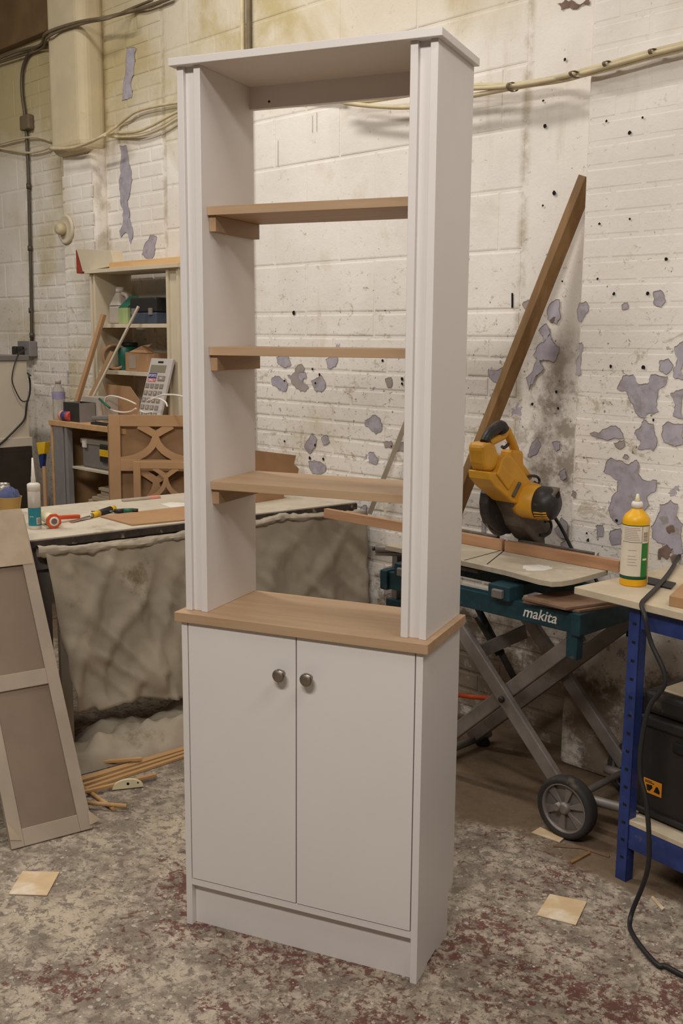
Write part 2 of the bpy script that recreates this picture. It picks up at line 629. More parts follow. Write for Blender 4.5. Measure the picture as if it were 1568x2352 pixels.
yl = YW - 0.0032
lav, gry, rim = MB(), MB(), MB()
wall_lav = [
    [(275, 335), (290, 335), (302, 395), (300, 430), (292, 460), (296, 500), (305, 530), (300, 560), (292, 535), (278, 545), (274, 530), (283, 480), (275, 440), (277, 400)],
    [(290, 110), (312, 112), (308, 150), (300, 190), (302, 225), (280, 232), (286, 180), (288, 140)],
    [(333, 560), (345, 540), (360, 545), (355, 580), (345, 598), (325, 585)],
    [(635, 820), (662, 818), (668, 838), (650, 842), (637, 834)],
    [(748, 826), (775, 822), (770, 842), (752, 845)],
    [(624, 870), (640, 865), (660, 880), (656, 898), (640, 892), (625, 885)],
    [(684, 860), (700, 855), (702, 870), (690, 876)],
    [(714, 875), (735, 862), (747, 880), (742, 898), (722, 895)],
    [(838, 965), (855, 955), (872, 962), (875, 990), (862, 998), (850, 985), (838, 978)],
    [(700, 1020), (715, 998), (727, 1008), (722, 1030), (712, 1042), (700, 1030)],
    [(738, 1008), (750, 1000), (757, 1015), (742, 1022)],
    [(846, 1042), (858, 1040), (868, 1055), (862, 1068), (848, 1062)],
    [(708, 1062), (722, 1058), (748, 1070), (745, 1084), (718, 1088)],
    [(1122, 848), (1160, 842), (1182, 826), (1175, 858), (1150, 872), (1146, 905), (1140, 878), (1124, 866)],
    [(1232, 800), (1262, 770), (1284, 798), (1270, 832), (1240, 828), (1225, 815)],
    [(1260, 705), (1285, 690), (1286, 730), (1278, 745), (1258, 735)],
    [(1238, 760), (1255, 745), (1262, 765), (1248, 785)],
    [(1208, 868), (1235, 820), (1248, 845), (1228, 870), (1215, 900)],
    [(1268, 1018), (1286, 1015), (1284, 1032), (1276, 1038)],
    [(1215, 1040), (1235, 1005), (1240, 1018), (1228, 1045), (1212, 1050)],
    [(1285, 1085), (1298, 1078), (1300, 1098), (1288, 1102)],
    [(1274, 1215), (1290, 1190), (1303, 1205), (1300, 1235), (1283, 1232)],
    [(1288, 1250), (1304, 1240), (1310, 1262), (1296, 1275)],
    [(1105, 1198), (1116, 1196), (1115, 1222), (1104, 1225)],
    [(828, 1168), (842, 1162), (840, 1185), (830, 1188)],
]
pier_lav = [
    [(1418, 895), (1432, 864), (1455, 862), (1470, 885), (1490, 880), (1495, 862), (1532, 866), (1528, 882), (1510, 905), (1505, 935), (1512, 945), (1500, 952), (1490, 948), (1480, 960), (1465, 955), (1450, 925), (1438, 898)],
    [(1500, 672), (1515, 668), (1527, 690), (1518, 706), (1503, 700)],
    [(1428, 702), (1440, 696), (1442, 708), (1430, 712)],
    [(1332, 696), (1345, 694), (1350, 715), (1340, 728), (1330, 740)],
    [(1328, 790), (1336, 788), (1334, 860), (1322, 862), (1326, 825)],
    [(1515, 830), (1535, 825), (1545, 842), (1530, 860), (1514, 850)],
    [(1548, 800), (1568, 785), (1568, 872), (1550, 870), (1546, 850), (1556, 825)],
    [(1540, 905), (1568, 895), (1568, 962), (1545, 955), (1552, 930)],
    [(1355, 996), (1395, 985), (1412, 979), (1422, 985), (1432, 1008), (1390, 1010), (1370, 1004)],
    [(1460, 990), (1478, 965), (1500, 975), (1507, 1005), (1500, 1036), (1465, 1032), (1472, 1015), (1458, 998)],
    [(1522, 980), (1535, 970), (1568, 975), (1568, 1022), (1550, 1025), (1525, 1015)],
    [(1386, 1085), (1402, 1054), (1430, 1062), (1445, 1068), (1462, 1058), (1465, 1090), (1482, 1105), (1508, 1105), (1505, 1128), (1485, 1140), (1490, 1160), (1470, 1190), (1440, 1195), (1420, 1205), (1405, 1190), (1398, 1165), (1405, 1145), (1418, 1130), (1420, 1105), (1405, 1095)],
    [(1368, 1210), (1384, 1208), (1384, 1232), (1370, 1236)],
    [(1402, 1220), (1425, 1215), (1425, 1250), (1405, 1252)],
    [(1495, 1210), (1515, 1160), (1540, 1150), (1556, 1160), (1552, 1185), (1568, 1205), (1568, 1270), (1550, 1275), (1530, 1250), (1510, 1245), (1498, 1235)],
    [(1520, 1250), (1540, 1245), (1545, 1270), (1525, 1278)],
    [(1430, 1052), (1435, 1045), (1443, 1050), (1440, 1056)],
]
for i, p in enumerate(wall_lav):
    patch(lav, p, yl - i * 0.00003, 100 + i)
for i, p in enumerate(pier_lav):
    patch(lav, p, YPR - 0.0024 - i * 0.00003, 300 + i)
lav.build('peeled_undercoat', M['undercoat'], wall, world=True)['kind'] = 'stuff'
grey_px = [([(1512, 1190), (1530, 1185), (1535, 1200), (1520, 1205)], YPR - 0.003), ([(1540, 1215), (1556, 1212), (1560, 1228), (1542, 1230)], YPR - 0.003),
           ([(1362, 1290), (1375, 1270), (1380, 1290)], YPR - 0.003), ([(1316, 1128), (1322, 1132), (1320, 1145), (1312, 1140)], YPR - 0.003),
           ([(1410, 1018), (1432, 1012), (1434, 1026), (1418, 1030)], YPR - 0.003),
           ([(660, 862), (690, 838), (698, 845), (695, 880), (708, 890), (700, 900), (680, 892)], yl + 0.0004),
           ([(1160, 1060), (1190, 1050), (1200, 1075), (1170, 1090)], yl + 0.0004),
           ([(885, 870), (898, 868), (900, 885), (890, 890)], yl), ([(880, 1016), (898, 1014), (900, 1026), (884, 1028)], yl),
           ([(896, 1024), (925, 1016), (928, 1036), (905, 1040)], yl), ([(1200, 700), (1212, 690), (1220, 702), (1208, 715)], yl),
           ([(870, 1310), (905, 1320), (908, 1330), (880, 1328)], yl), ([(880, 1350), (900, 1352), (898, 1365), (884, 1366)], yl)]
for i, (p, y) in enumerate(grey_px):
    patch(gry, p, y, 500 + i, 0.2)
gry.build('grey_chips', M['undercoat_grey'], wall, world=True)['kind'] = 'stuff'
bare = MB()
for i, (p, y) in enumerate([([(1512, 1285), (1520, 1275), (1532, 1284), (1545, 1262), (1530, 1252), (1514, 1262)], YPR - 0.0035),
                            ([(1538, 1280), (1552, 1275), (1556, 1290), (1545, 1294)], YPR - 0.0035),
                            ([(1530, 1215), (1545, 1208), (1548, 1222), (1536, 1226)], YPR - 0.0035),
                            ([(1280, 8), (1300, 0), (1352, 0), (1350, 12), (1320, 20), (1290, 24)], yl),
                            ([(1262, 735), (1276, 728), (1272, 738), (1264, 742)], yl - 0.0006)]):
    patch(bare, p, y, 700 + i, 0.2)
bare.build('bare_spots', M['brick_bare'], wall, world=True)['kind'] = 'stuff'
rim.build('paint_edges', M['rim'], wall, world=True)['kind'] = 'stuff'
holes = MB()
for (u, v, r, y) in [(1409, 675, 3.6, 1), (1487, 674, 3.8, 1), (1402, 841, 4.2, 1), (1477, 843, 5.2, 1), (1376, 514, 2.8, 1), (1446, 503, 2.6, 1),
                     (1297, 137, 3.6, 0), (1247, 231, 2.6, 0), (1251, 290, 4.2, 0), (1246, 472, 2.4, 0), (1291, 646, 2.4, 0), (1225, 688, 2.8, 0),
                     (1205, 727, 2.8, 0), (1176, 700, 2.6, 0), (1272, 443, 5.0, 0), (1277, 900, 3.2, 0), (1281, 938, 3.2, 0), (1222, 928, 4.0, 0),
                     (674, 718, 5.0, 0), (653, 875, 2.6, 0), (724, 880, 2.6, 0), (733, 861, 3.4, 0), (878, 828, 3.4, 0), (923, 870, 4.2, 0), (923, 882, 3.4, 0),
                     (653, 1013, 2.6, 0), (723, 1022, 3.2, 0), (711, 1052, 4.0, 0), (742, 1054, 3.4, 0), (884, 713, 1.8, 0), (717, 848, 3.0, 0),
                     (1529, 595, 4.0, 1), (1372, 640, 2.8, 1), (1500, 965, 3.0, 1), (1416, 1196, 4.2, 1), (1347, 1225, 2.6, 1), (1445, 305, 4.2, 1),
                     (1392, 278, 2.6, 1), (1475, 270, 2.4, 1), (1350, 1240, 3.4, 1), (1258, 1255, 3.2, 0), (1262, 1150, 3.0, 0)]:
    yy = (YPR if y else YW) - 0.004
    c = at_y(u, v, yy)
    rr = r / 2406 * (c - CAMP).length
    rnd = random.Random(int(u * 7 + v))
    holes.add([Vector((c.x + rr * math.cos(a) * rnd.uniform(.7, 1.3), yy, c.z + rr * math.sin(a) * rnd.uniform(.7, 1.3))) for a in [k * math.pi / 4 for k in range(8)]],
              [list(range(8))])
for (u, v, w_, h_) in [(1176, 690, 2.5, 17), (638, 352, 0.5, 30), (717, 285, 0.45, 20), (727, 280, 0.45, 22), (1388, 465, 0.6, 14)]:
    a = at_y(u, v - h_, YW - .004)
    b = at_y(u, v + h_, YW - .004)
    s = w_ / 2406 * 4.3
    holes.add([(a.x - s, a.y, a.z), (a.x + s, a.y, a.z), (b.x + s, b.y, b.z), (b.x - s, b.y, b.z)], [(0, 1, 2, 3)])
holes.build('drill_holes', M['black_hole'], wall, world=True)['kind'] = 'stuff'

# ------------------------------------------------------------------ the tall cabinet
CAB = thing('display_cabinet', 'tall white freestanding cabinet with open oak shelves above two cupboard doors', 'cabinet',
            (-1.5785, 1.7959, 0), math.radians(22.294))
W, D, UF = 0.668, 0.2887, 0.0219
ZB, ZT, ZC, ZH = 0.858, 0.883, 2.232, 2.250
LQ = M['lacquer']


def side_profile(x0, x1):
    prof = [(0, 0), (0.078, 0), (0.084, 0.011), (0.152, 0.011), (0.158, 0), (0.245, 0), (0.245, 0.124), (0.262, 0.128), (D, 0.130), (D, ZB), (0, ZB)]
    return MB().prism([(x0, y, z) for y, z in prof], (x1 - x0, 0, 0))


side_profile(-0.018, 0).build('side_panel', LQ, CAB, bevel=0.0012)
side_profile(-W, -W + 0.018).build('side_panel', LQ, CAB, bevel=0.0012)
MB().box(-W + 0.018, -0.018, 0.002, D - 0.02, 0.119, 0.137).build('bottom_panel', LQ, CAB, bevel=0.0008)
MB().box(-W + 0.018, -0.018, 0.020, 0.038, 0.0, 0.119).build('plinth', LQ, CAB, bevel=0.0008)
MB().box(-W + 0.018, -0.018, D - 0.018, D - 0.006, 0.137, ZB).build('back_panel', LQ, CAB)
MB().box(-W - 0.0145, 0.0145, -0.0106, D, ZB, ZT).build('worktop', M['oak_x'], CAB, bevel=0.0012)
for nm, a, b, kx in (('door', -W + 0.0205, -0.3355, -0.372), ('door', -0.3325, -0.0205, -0.296)):
    dr = MB().box(a, b, 0.0, 0.018, 0.1395, ZB - 0.0025).build('door', LQ, CAB, bevel=0.0012)
    mk = Matrix.Translation((kx, 0, 0.7565)) @ Matrix.Rotation(math.pi / 2, 4, 'X')
    kn = MB().lathe([(0.0085, 0.0), (0.0085, 0.003), (0.006, 0.005), (0.0058, 0.011), (0.0105, 0.0145), (0.0163, 0.0165), (0.0170, 0.019), (0.0168, 0.024), (0.0152, 0.0265)], seg=32, mat=mk).build('knob', M['knob'], dr)
    kn['label'] = 'brushed nickel round knob'
    MB().lathe([(0.0150, 0.0262), (0.0140, 0.0275), (0.006, 0.0282), (0.0005, 0.0283)], seg=32, mat=mk).build('knob_face', M['knob_face'], kn)
for a in (-0.6665, -0.0665):          # the two hollow uprights: outer board, infill, inner board
    MB().box(a, a + 0.0182, UF, D, ZT, ZC).build('upright_board', LQ, CAB, bevel=0.0012)
    MB().box(a + 0.0465, a + 0.0645, UF, D, ZT, ZC).build('upright_board', LQ, CAB, bevel=0.0012)
    MB().box(a + 0.0182, a + 0.0465, UF + 0.012, D, ZT, ZC).build('upright_infill', LQ, CAB)
MB().box(-0.6665 - 0.0135, -0.002 + 0.0135, UF - 0.0166, D, ZC, ZH).build('cornice', LQ, CAB, bevel=0.0015)
rail = MB().box(-0.602, -0.0665, D - 0.0185, D, 2.1765, ZC).build('top_rail', LQ, CAB)
MB().lathe([(0.0032, 0), (0.0032, 0.001)], seg=12, mat=Matrix.Translation((-0.545, D - 0.0183, 2.192)) @ Matrix.Rotation(math.pi / 2, 4, 'X')).build('screw_hole', M['black_hole'], rail)
for zt in (1.9075, 1.566, 1.2245):
    sh = MB().box(-0.6015, -0.067, 0.047, D - 0.001, zt - 0.0215, zt).build('shelf', M['oak_x'], CAB, bevel=0.001)
    for a, b, y0 in ((-0.6018, -0.583, 0.056), (-0.0855, -0.0668, 0.088)):
        MB().box(a, b, y0, D - 0.004, zt - 0.0215 - 0.0385, zt - 0.0218).build('shelf_batten', M['oak_y'], sh, bevel=0.001)

# ------------------------------------------------------------------ right side: saw stand, mitre saw, blue bench
M['teal'] = mat_plain('teal_paint', (30, 62, 70), 0.45, var=0.15, scale=20, dirt=(92, 86, 74), dirt_amt=0.15)
M['alu'] = mat_plain('dusty_grey_metal', (136, 128, 122), 0.5, 0.35, var=0.1, scale=14, dirt=(120, 104, 86), dirt_amt=0.2)
M['rubber'] = mat_plain('black_rubber', (52, 48, 46), 0.75, var=0.1, scale=20, dirt=(96, 84, 70), dirt_amt=0.15)
M['mdf_dust'] = mat_plain('dusty_mdf', (186, 174, 152), 0.75, var=0.06, scale=14, dirt=(206, 196, 180), dirt_amt=0.25)
M['pine'] = mat_wood('pine_strip', (196, 152, 116), (164, 120, 86), 'X', rough=0.6)
M['timber'] = mat_wood('brown_timber', (146, 112, 72), (112, 82, 48), 'Z', rough=0.65, bump=0.2)
M['saw_yellow'] = mat_plain('saw_yellow_plastic', (212, 154, 46), 0.42, var=0.06, scale=10, dirt=(196, 150, 70), dirt_amt=0.1)
M['saw_grey'] = mat_plain('saw_grey_casting', (104, 94, 84), 0.5, 0.2, var=0.15, scale=20, dirt=(140, 124, 104), dirt_amt=0.2)
M['saw_black'] = mat_plain('saw_black_plastic', (46, 42, 40), 0.45, var=0.15, scale=20, dirt=(104, 92, 78), dirt_amt=0.15)
M['ply'] = mat_plain('worn_plywood', (126, 98, 76), 0.75, var=0.15, scale=10)
M['white_paint'] = mat_plain('white_print', (226, 220, 210), 0.6, var=0.05)
M['orange'] = mat_plain('orange_rubber', (196, 72, 26), 0.5, var=0.08)
M['steel'] = mat_plain('bright_steel', (180, 176, 170), 0.35, 1.0, var=0.05)

# --- saw stand
ST = thing('saw_stand', 'folding teal and grey mitre saw stand with crossed legs and wheels', 'stand', (-2.05, 2.95, 0))
YF, YB = 2.775, 3.135


def wpart(mb, name, mat, parent, **k):
    return mb.build(name, mat, parent, world=True, **k)


front = MB().box(-2.60, -1.80, YF - 0.02, YF + 0.02, 0.672, 0.738)
fb = wpart(front, 'front_beam', M['teal'], ST, bevel=0.004)
wpart(MB().box(-2.60, -1.80, YB - 0.02, YB + 0.02, 0.672, 0.738), 'rear_beam', M['teal'], ST, bevel=0.004)
wpart(MB().box(-1.80, -1.764, YF - 0.03, YB + 0.03, 0.668, 0.742), 'end_beam', M['teal'], ST, bevel=0.004)
wpart(MB().box(-2.635, -2.60, YF - 0.03, YB + 0.03, 0.668, 0.742), 'end_beam', M['teal'], ST, bevel=0.004)
mk = frame((-1.925, YF - 0.0206, 0.706), (1, 0, 0), (0, 0, 1))
text_part('lettering', 'makita', M['white_paint'], fb, mk, 0.050, shear=0.25)['label'] = 'white makita lettering'
for x in (-2.50, -2.07):   # clamps that carry the saw
    c = MB().box(x - 0.045, x + 0.045, YF - 0.05, YF + 0.03, 0.735, 0.785).box(x - 0.05, x + 0.05, YB - 0.04, YB + 0.04, 0.735, 0.782)
    c.box(x - 0.03, x + 0.03, YF + 0.02, YB - 0.02, 0.738, 0.775)
    cl = wpart(c, 'saw_clamp', M['teal'], ST, bevel=0.004)
    wpart(MB().box(x - 0.022, x + 0.022, YF - 0.062, YF - 0.045, 0.742, 0.772), 'clamp_lever', M['alu'], cl, bevel=0.004)


for y, s in ((YF, 1), (YB, -1)):
    wpart(MB().bar((-2.345, y, 0.665), (-1.805, y, 0.12), 0.050, 0.026, (0, 1, 0)), 'cross_leg', M['alu'], ST, bevel=0.004)
    wpart(MB().bar((-1.795, y + s * 0.03, 0.655), (-2.47, y + s * 0.03, 0.035), 0.050, 0.026, (0, 1, 0)), 'cross_leg', M['alu'], ST, bevel=0.004)
    j = at_y(1150, 1607, y - 0.02) if s > 0 else Vector((-2.085, y + 0.02, 0.385))
    wpart(MB().lathe([(0.011, -0.012), (0.011, 0.004), (0.007, 0.008)], (j.x, y - 0.018 * s, j.z), 12, Matrix.Rotation(math.pi / 2 * s, 4, 'X')), 'pivot_bolt', M['saw_black'], ST)
    wpart(MB().box(-1.822, -1.780, y - 0.018, y + 0.018, 0.585, 0.675), 'leg_bracket', M['teal'], ST, bevel=0.004)
wpart(MB().bar(at_y(1096, 1499, 2.83), at_y(1208, 1450, 3.02), 0.008, 0.052, (0, 0, 1)), 'cross_plate', M['alu'], ST, bevel=0.002)
wpart(MB().tube([(-2.45, YF - 0.04, 0.035), (-2.45, YB + 0.06, 0.035)], 0.016, 10, False), 'foot_bar', M['alu'], ST)
for y in (YF - 0.03, YB + 0.02):
    wpart(MB().lathe([(0.026, 0), (0.03, 0.008), (0.02, 0.03), (0.012, 0.04)], (-2.45, y, 0.0), 14), 'rubber_foot', M['rubber'], ST)
wpart(MB().tube([(-1.795, 2.70, 0.105), (-1.795, 3.17, 0.105)], 0.012, 10, False), 'axle', M['alu'], ST)
gas = wpart(MB().tube([(-2.33, YF + 0.14, 0.66), (-2.16, YF + 0.2, 0.36)], 0.013, 8, False), 'gas_strut', M['rubber'], ST)
wpart(MB().tube([(-2.30, YF + 0.14, 0.60), (-2.22, YF + 0.17, 0.47)], 0.019, 8, False), 'strut_sleeve', M['saw_black'], gas)
tb = MB().tube([(-1.86, YF + 0.05, 0.10), (-1.60, YF + 0.07, 0.115), (-1.52, YF + 0.12, 0.12), (-1.52, YB - 0.08, 0.12), (-1.62, YB - 0.05, 0.11), (-1.86, YB - 0.04, 0.10)], 0.016, 10)
wpart(tb, 'push_handle', M['alu'], ST)


def wheel(x, y):
    m = Matrix.Translation((x, y, 0.103)) @ Matrix.Rotation(math.pi / 2, 4, 'X')
    R_ = 0.103
    t = wpart(MB().lathe([(0.082, -0.022), (0.092, -0.026), (R_ - 0.003, -0.022), (R_, -0.012), (R_, 0.012), (R_ - 0.003, 0.022), (0.092, 0.026), (0.082, 0.022)], seg=40, mat=m, caps=False), 'wheel', M['rubber'], ST)
    wpart(MB().lathe([(0.0835, 0.02), (0.078, 0.024), (0.076, 0.010), (0.076, -0.010), (0.078, -0.02), (0.0835, -0.02)], seg=40, mat=m, caps=False), 'wheel_rim', M['alu'], t)
    hub = MB().lathe([(0.02, -0.02), (0.02, 0.02), (0.013, 0.026)], seg=20, mat=m)
    hub.lathe([(0.0775, -0.004), (0.0775, 0.000)], seg=36, mat=m)
    wpart(hub, 'wheel_hub', M['alu'], t)
    for k in range(6):
        a = k * math.pi / 3 + 0.35
        d = Vector((math.cos(a), 0, math.sin(a)))
        n = Vector((-d.z, 0, d.x))
        c = Vector((x, y, 0.103))
        sp = MB().prism([c + d * 0.012 + n * 0.004 + Vector((0, -0.016, 0)), c + d * 0.078 + n * 0.016 + Vector((0, -0.010, 0)),
                         c + d * 0.078 - n * 0.016 + Vector((0, -0.010, 0)), c + d * 0.012 - n * 0.004 + Vector((0, -0.016, 0))], (0, 0.02, 0))
        wpart(sp, 'spoke', M['alu'], t, bevel=0.002)


wheel(-1.775, 2.735)
wheel(-1.775, 3.155)
# extension roller and bent tube that peep out beside the cabinet
r0, r1 = at_z(862, 1260, 0.79), at_z(930, 1262, 0.79)
px_ = at_y(911, 1330, 2.93)
wpart(MB().box(px_.x - 0.014, px_.x + 0.014, 2.915, 2.945, 0.30, 0.775), 'extension_post', M['alu'], ST, bevel=0.003)
wpart(MB().tube([r0, r1], 0.0165, 14, False), 'roller', M['alu'], ST)
wpart(MB().lathe([(0.008, -0.012), (0.008, 0.0)], r0, 10, (r1 - r0).to_track_quat('Z', 'Y').to_matrix().to_4x4()), 'roller_pin', M['saw_black'], ST)
wpart(MB().bar(r0 + Vector((0, 0, -0.022)), r1 + Vector((0, 0, -0.022)), 0.03, 0.005), 'roller_bracket', M['alu'], ST)
wpart(MB().box(px_.x - 0.03, px_.x + 0.05, 2.90, 2.96, 0.50, 0.585), 'post_bracket', M['teal'], ST, bevel=0.004)
p = [at_y(*q, 2.96) for q in ((930, 1303), (895, 1308), (880, 1316), (880, 1326), (895, 1336), (930, 1342))]
wpart(MB().tube(p, 0.014, 10), 'bent_tube', M['alu'], ST)

# --- mitre saw on the stand
SAW = thing('mitre_saw', 'yellow and black mitre saw with its head raised on the teal stand', 'saw', (-2.28, 3.08, 0.785))
ZP = 0.825
base = MB().box(-2.66, -2.02, 2.98, 3.17, 0.786, 0.806)
base.lathe([(0.16, 0.786), (0.165, 0.80), (0.16, 0.808)], (-2.28, 3.02, 0), 32)
base.box(-2.32, -2.22, 2.80, 2.95, 0.786, 0.800)
wpart(base, 'saw_base', M['saw_grey'], SAW, bevel=0.004)
tp = [at_z(*q, ZP) for q in ((1238, 1331), (1395, 1309))]
cv = [at_z(*q, ZP) for q in ((1340, 1325), (1315, 1331), (1290, 1335), (1268, 1336))]
yb = at_z(1158, 1265, ZP).y
xl = at_z(886, 1252, 0.825).x
yfr = at_z(1060, 1288, ZP).y
pl = [(xl, yb, ZP), (tp[1].x, yb, ZP), (tp[1].x + 0.002, tp[1].y, ZP)] + [tuple(q) for q in cv] + [(tp[0].x, tp[0].y, ZP), (at_z(1160, 1310, ZP).x, at_z(1160, 1310, ZP).y, ZP), (at_z(1060, 1288, ZP).x, yfr, ZP), (xl, yfr, ZP)]
top = wpart(MB().prism(pl, (0, 0, -0.018)), 'saw_table', M['mdf_dust'], SAW, bevel=0.002)
for a, b in (((1158, 1262), (1066, 1287)), ((1158, 1264), (1118, 1296))):
    wpart(MB().bar(at_z(*a, ZP + 0.0004), at_z(*b, ZP + 0.0004), 0.0035, 0.0008), 'kerf_line', M['black_hole'], top)
cst = at_z(1232, 1304, ZP)
rs = random.Random(5)
wpart(MB().add([cst + Vector((0.045 * math.cos(k * math.pi / 10) * rs.uniform(.75, 1.2), 0.055 * math.sin(k * math.pi / 10) * rs.uniform(.75, 1.2), 0.0006)) for k in range(20)], [list(range(20))]), 'pale_patch', M['white_paint'], top)  # irregular pale disc lying on the saw table
# wooden fence, split by the blade slot
fy = yb - 0.002
fx0 = at_y(748, 1195, fy).x
fxm = at_z(1157, 1266, ZP).x
fxr = at_y(1424, 1300, fy).x
wpart(MB().box(fx0, fxm - 0.006, fy - 0.012, fy + 0.012, ZP + 0.001, ZP + 0.040), 'fence', M['pine'], SAW, bevel=0.001)
wpart(MB().box(fxm + 0.006, fxr, fy - 0.012, fy + 0.012, ZP + 0.001, ZP + 0.040), 'fence', M['pine'], SAW, bevel=0.001)
wpart(MB().box(fxm + 0.05, fxr - 0.12, fy + 0.014, fy + 0.034, ZP + 0.001, ZP + 0.046).box(fxm - 0.35, fxm - 0.05, fy + 0.014, fy + 0.034, ZP + 0.001, ZP + 0.046), 'fence_backing', M['saw_grey'], SAW, bevel=0.002)

XB = -2.30          # blade plane


def shape_x(px, x0, x1, ref=None):
    """outline traced on the plane x = ref, given real thickness x0..x1"""
    ref = (x0 + x1) / 2 if ref is None else ref
    pts = [at_x(u, v, ref) for u, v in px]
    return MB().prism([(x0, q.y, q.z) for q in pts], (x1 - x0, 0, 0))


def sp(px):      # saw crop pixel -> photo pixel
    return [(1030 + a / 5.227, 940 + b / 5.227) for a, b in px]


# body shell
wpart(shape_x(sp([(355, 735), (420, 745), (470, 730), (520, 570), (560, 540), (640, 555), (860, 850), (960, 880), (1010, 910), (1000, 1250), (1040, 1290), (980, 1300), (880, 1270), (800, 1150), (640, 1100), (540, 1010), (440, 930), (365, 830)]), XB + 0.02, XB + 0.115), 'head_housing', M['saw_yellow'], SAW, bevel=0.014, seg=3)
wpart(shape_x(sp([(570, 780), (625, 655), (790, 840), (710, 970)]), XB + 0.112, XB + 0.122), 'cover_plate', M['saw_yellow'], SAW, bevel=0.004)
# front horn and D-handle
wpart(shape_x(sp([(310, 440), (345, 395), (420, 385), (480, 420), (515, 520), (530, 600), (470, 730), (420, 745), (355, 735), (330, 640)]), XB + 0.03, XB + 0.10), 'handle_root', M['saw_yellow'], SAW, bevel=0.016, seg=3)
hp = [at_x(*q, XB + 0.065) for q in sp([(470, 405), (560, 355), (650, 310), (690, 250), (715, 300), (780, 450), (790, 540), (720, 620)])]
wpart(MB().tube(hp, 0.0165, 12, True, 5), 'handle_loop', M['saw_yellow'], SAW)
wpart(shape_x(sp([(700, 480), (820, 490), (825, 640), (900, 740), (940, 790), (920, 850), (840, 820), (680, 600)]), XB + 0.03, XB + 0.09), 'rear_housing', M['saw_yellow'], SAW, bevel=0.014, seg=3)
hg = [at_x(*q, XB + 0.075) for q in sp([(425, 400), (480, 300), (560, 235), (620, 205), (650, 250)])]
grip = wpart(MB().tube(hg, [0.016, 0.024], 12, True, 5), 'handle_grip', M['saw_black'], SAW)
tr = [at_x(*q, XB + 0.07) for q in sp([(640, 450), (670, 460), (720, 415)])]
wpart(MB().tube(tr, 0.006, 8), 'trigger', M['saw_black'], grip)
# blade guard
gc = at_x(*sp([(590, 1210)])[0], XB)
gpx = sp([(450, 930), (420, 1010), (405, 1130), (415, 1260), (450, 1370), (520, 1450), (600, 1485), (700, 1490), (705, 1380), (760, 1290), (700, 1130), (600, 1010)])
wpart(shape_x(gpx, XB - 0.018, XB + 0.022, XB), 'blade_guard', M['saw_black'], SAW, bevel=0.006)
bl = at_x(*sp([(640, 1200)])[0], XB)
wpart(MB().lathe([(0.098, -0.001), (0.098, 0.001)], bl, 48, Matrix.Rotation(math.pi / 2, 4, 'Y')), 'saw_blade', M['steel'], SAW)
# grey arm casting and pivot
wpart(shape_x(sp([(640, 1100), (760, 1120), (860, 1260), (1040, 1290), (1100, 1330), (1140, 1380), (1120, 1480), (1040, 1530), (1050, 1640), (980, 1610), (900, 1560), (845, 1490), (815, 1460), (770, 1400), (735, 1290)]), XB + 0.01, XB + 0.10), 'arm_casting', M['saw_grey'], SAW, bevel=0.008)
pv = at_x(1220, 1240, XB + 0.06)
wpart(MB().box(XB + 0.01, XB + 0.09, pv.y - 0.02, pv.y + 0.03, 0.80, pv.z + 0.03), 'pivot_post', M['saw_black'], SAW, bevel=0.01)
# motor: yellow collar, ribbed black end cap
mc = at_x(*sp([(1000, 1110)])[0], XB + 0.13)
md = (at_x(*sp([(1220, 1090)])[0], XB + 0.25) - mc)
md = Vector((1, 0.12, -0.02)).normalized()
mm = frame(mc - md * 0.06, md.cross(Vector((0, 0, 1))), (0, 0, 1))
mm = Matrix.Translation(mc - md * 0.05) @ md.to_track_quat('Z', 'Y').to_matrix().to_4x4()
mot = wpart(MB().lathe([(0.056, 0), (0.060, 0.02), (0.060, 0.075), (0.056, 0.08)], seg=28, mat=mm), 'motor_collar', M['saw_yellow'], SAW)
cap = wpart(MB().lathe([(0.057, 0.078), (0.061, 0.085), (0.060, 0.118), (0.052, 0.138), (0.034, 0.150), (0.0, 0.152)], seg=28, mat=mm, caps=False), 'motor_cap', M['saw_black'], SAW)
for k in range(4):
    a = 3.6 + k * 0.20
    q0 = mm @ Vector((0.0615 * math.cos(a), 0.0615 * math.sin(a), 0.088))
    q1 = mm @ Vector((0.055 * math.cos(a), 0.055 * math.sin(a), 0.134))
    wpart(MB().tube([q0, q1], 0.0035, 6, False), 'vent_rib', M['saw_yellow'], cap)
bc = mm @ Vector((0.0, -0.060, 0.055))
wpart(MB().lathe([(0.012, -0.004), (0.012, 0.004)], mm @ Vector((0.043, -0.043, 0.05)), 12), 'brush_cap', M['saw_black'], mot)
wpart(MB().box(-0.026, 0.026, -0.02, 0.02, 0.10, 0.149, mm @ Matrix.Rotation(0.5, 4, 'Z') @ Matrix.Translation((0.016, 0.03, 0))), 'cap_block', M['saw_grey'], cap, bevel=0.008)
wpart(MB().box(-0.014, 0.014, -0.012, 0.012, 0.145, 0.1505, mm @ Matrix.Rotation(0.5, 4, 'Z') @ Matrix.Translation((0.016, 0.03, 0))), 'cap_vent', M['black_hole'], cap, bevel=0.002)
for a, b in (((855, 880), (770, 1050)), ):
    wpart(MB().bar(at_x(*sp([a])[0], XB + 0.118), at_x(*sp([b])[0], XB + 0.118), 0.012, 0.012, (1, 0, 0)), 'joint_strip', M['saw_grey'], SAW, bevel=0.002)
cl = [at_x(*q, XB + 0.1) for q in sp([(930, 830), (980, 800), (1060, 810), (1090, 860), (1060, 900), (1030, 870)])]
wpart(MB().tube(cl, 0.005, 8), 'cable_loop', M['saw_black'], SAW)
lv = [at_x(*q, XB + 0.1) for q in sp([(1090, 1510), (1180, 1500), (1230, 1420), (1210, 1330), (1150, 1350)])]
wpart(MB().tube(lv, 0.0055, 8), 'lock_lever', M['saw_black'], SAW)
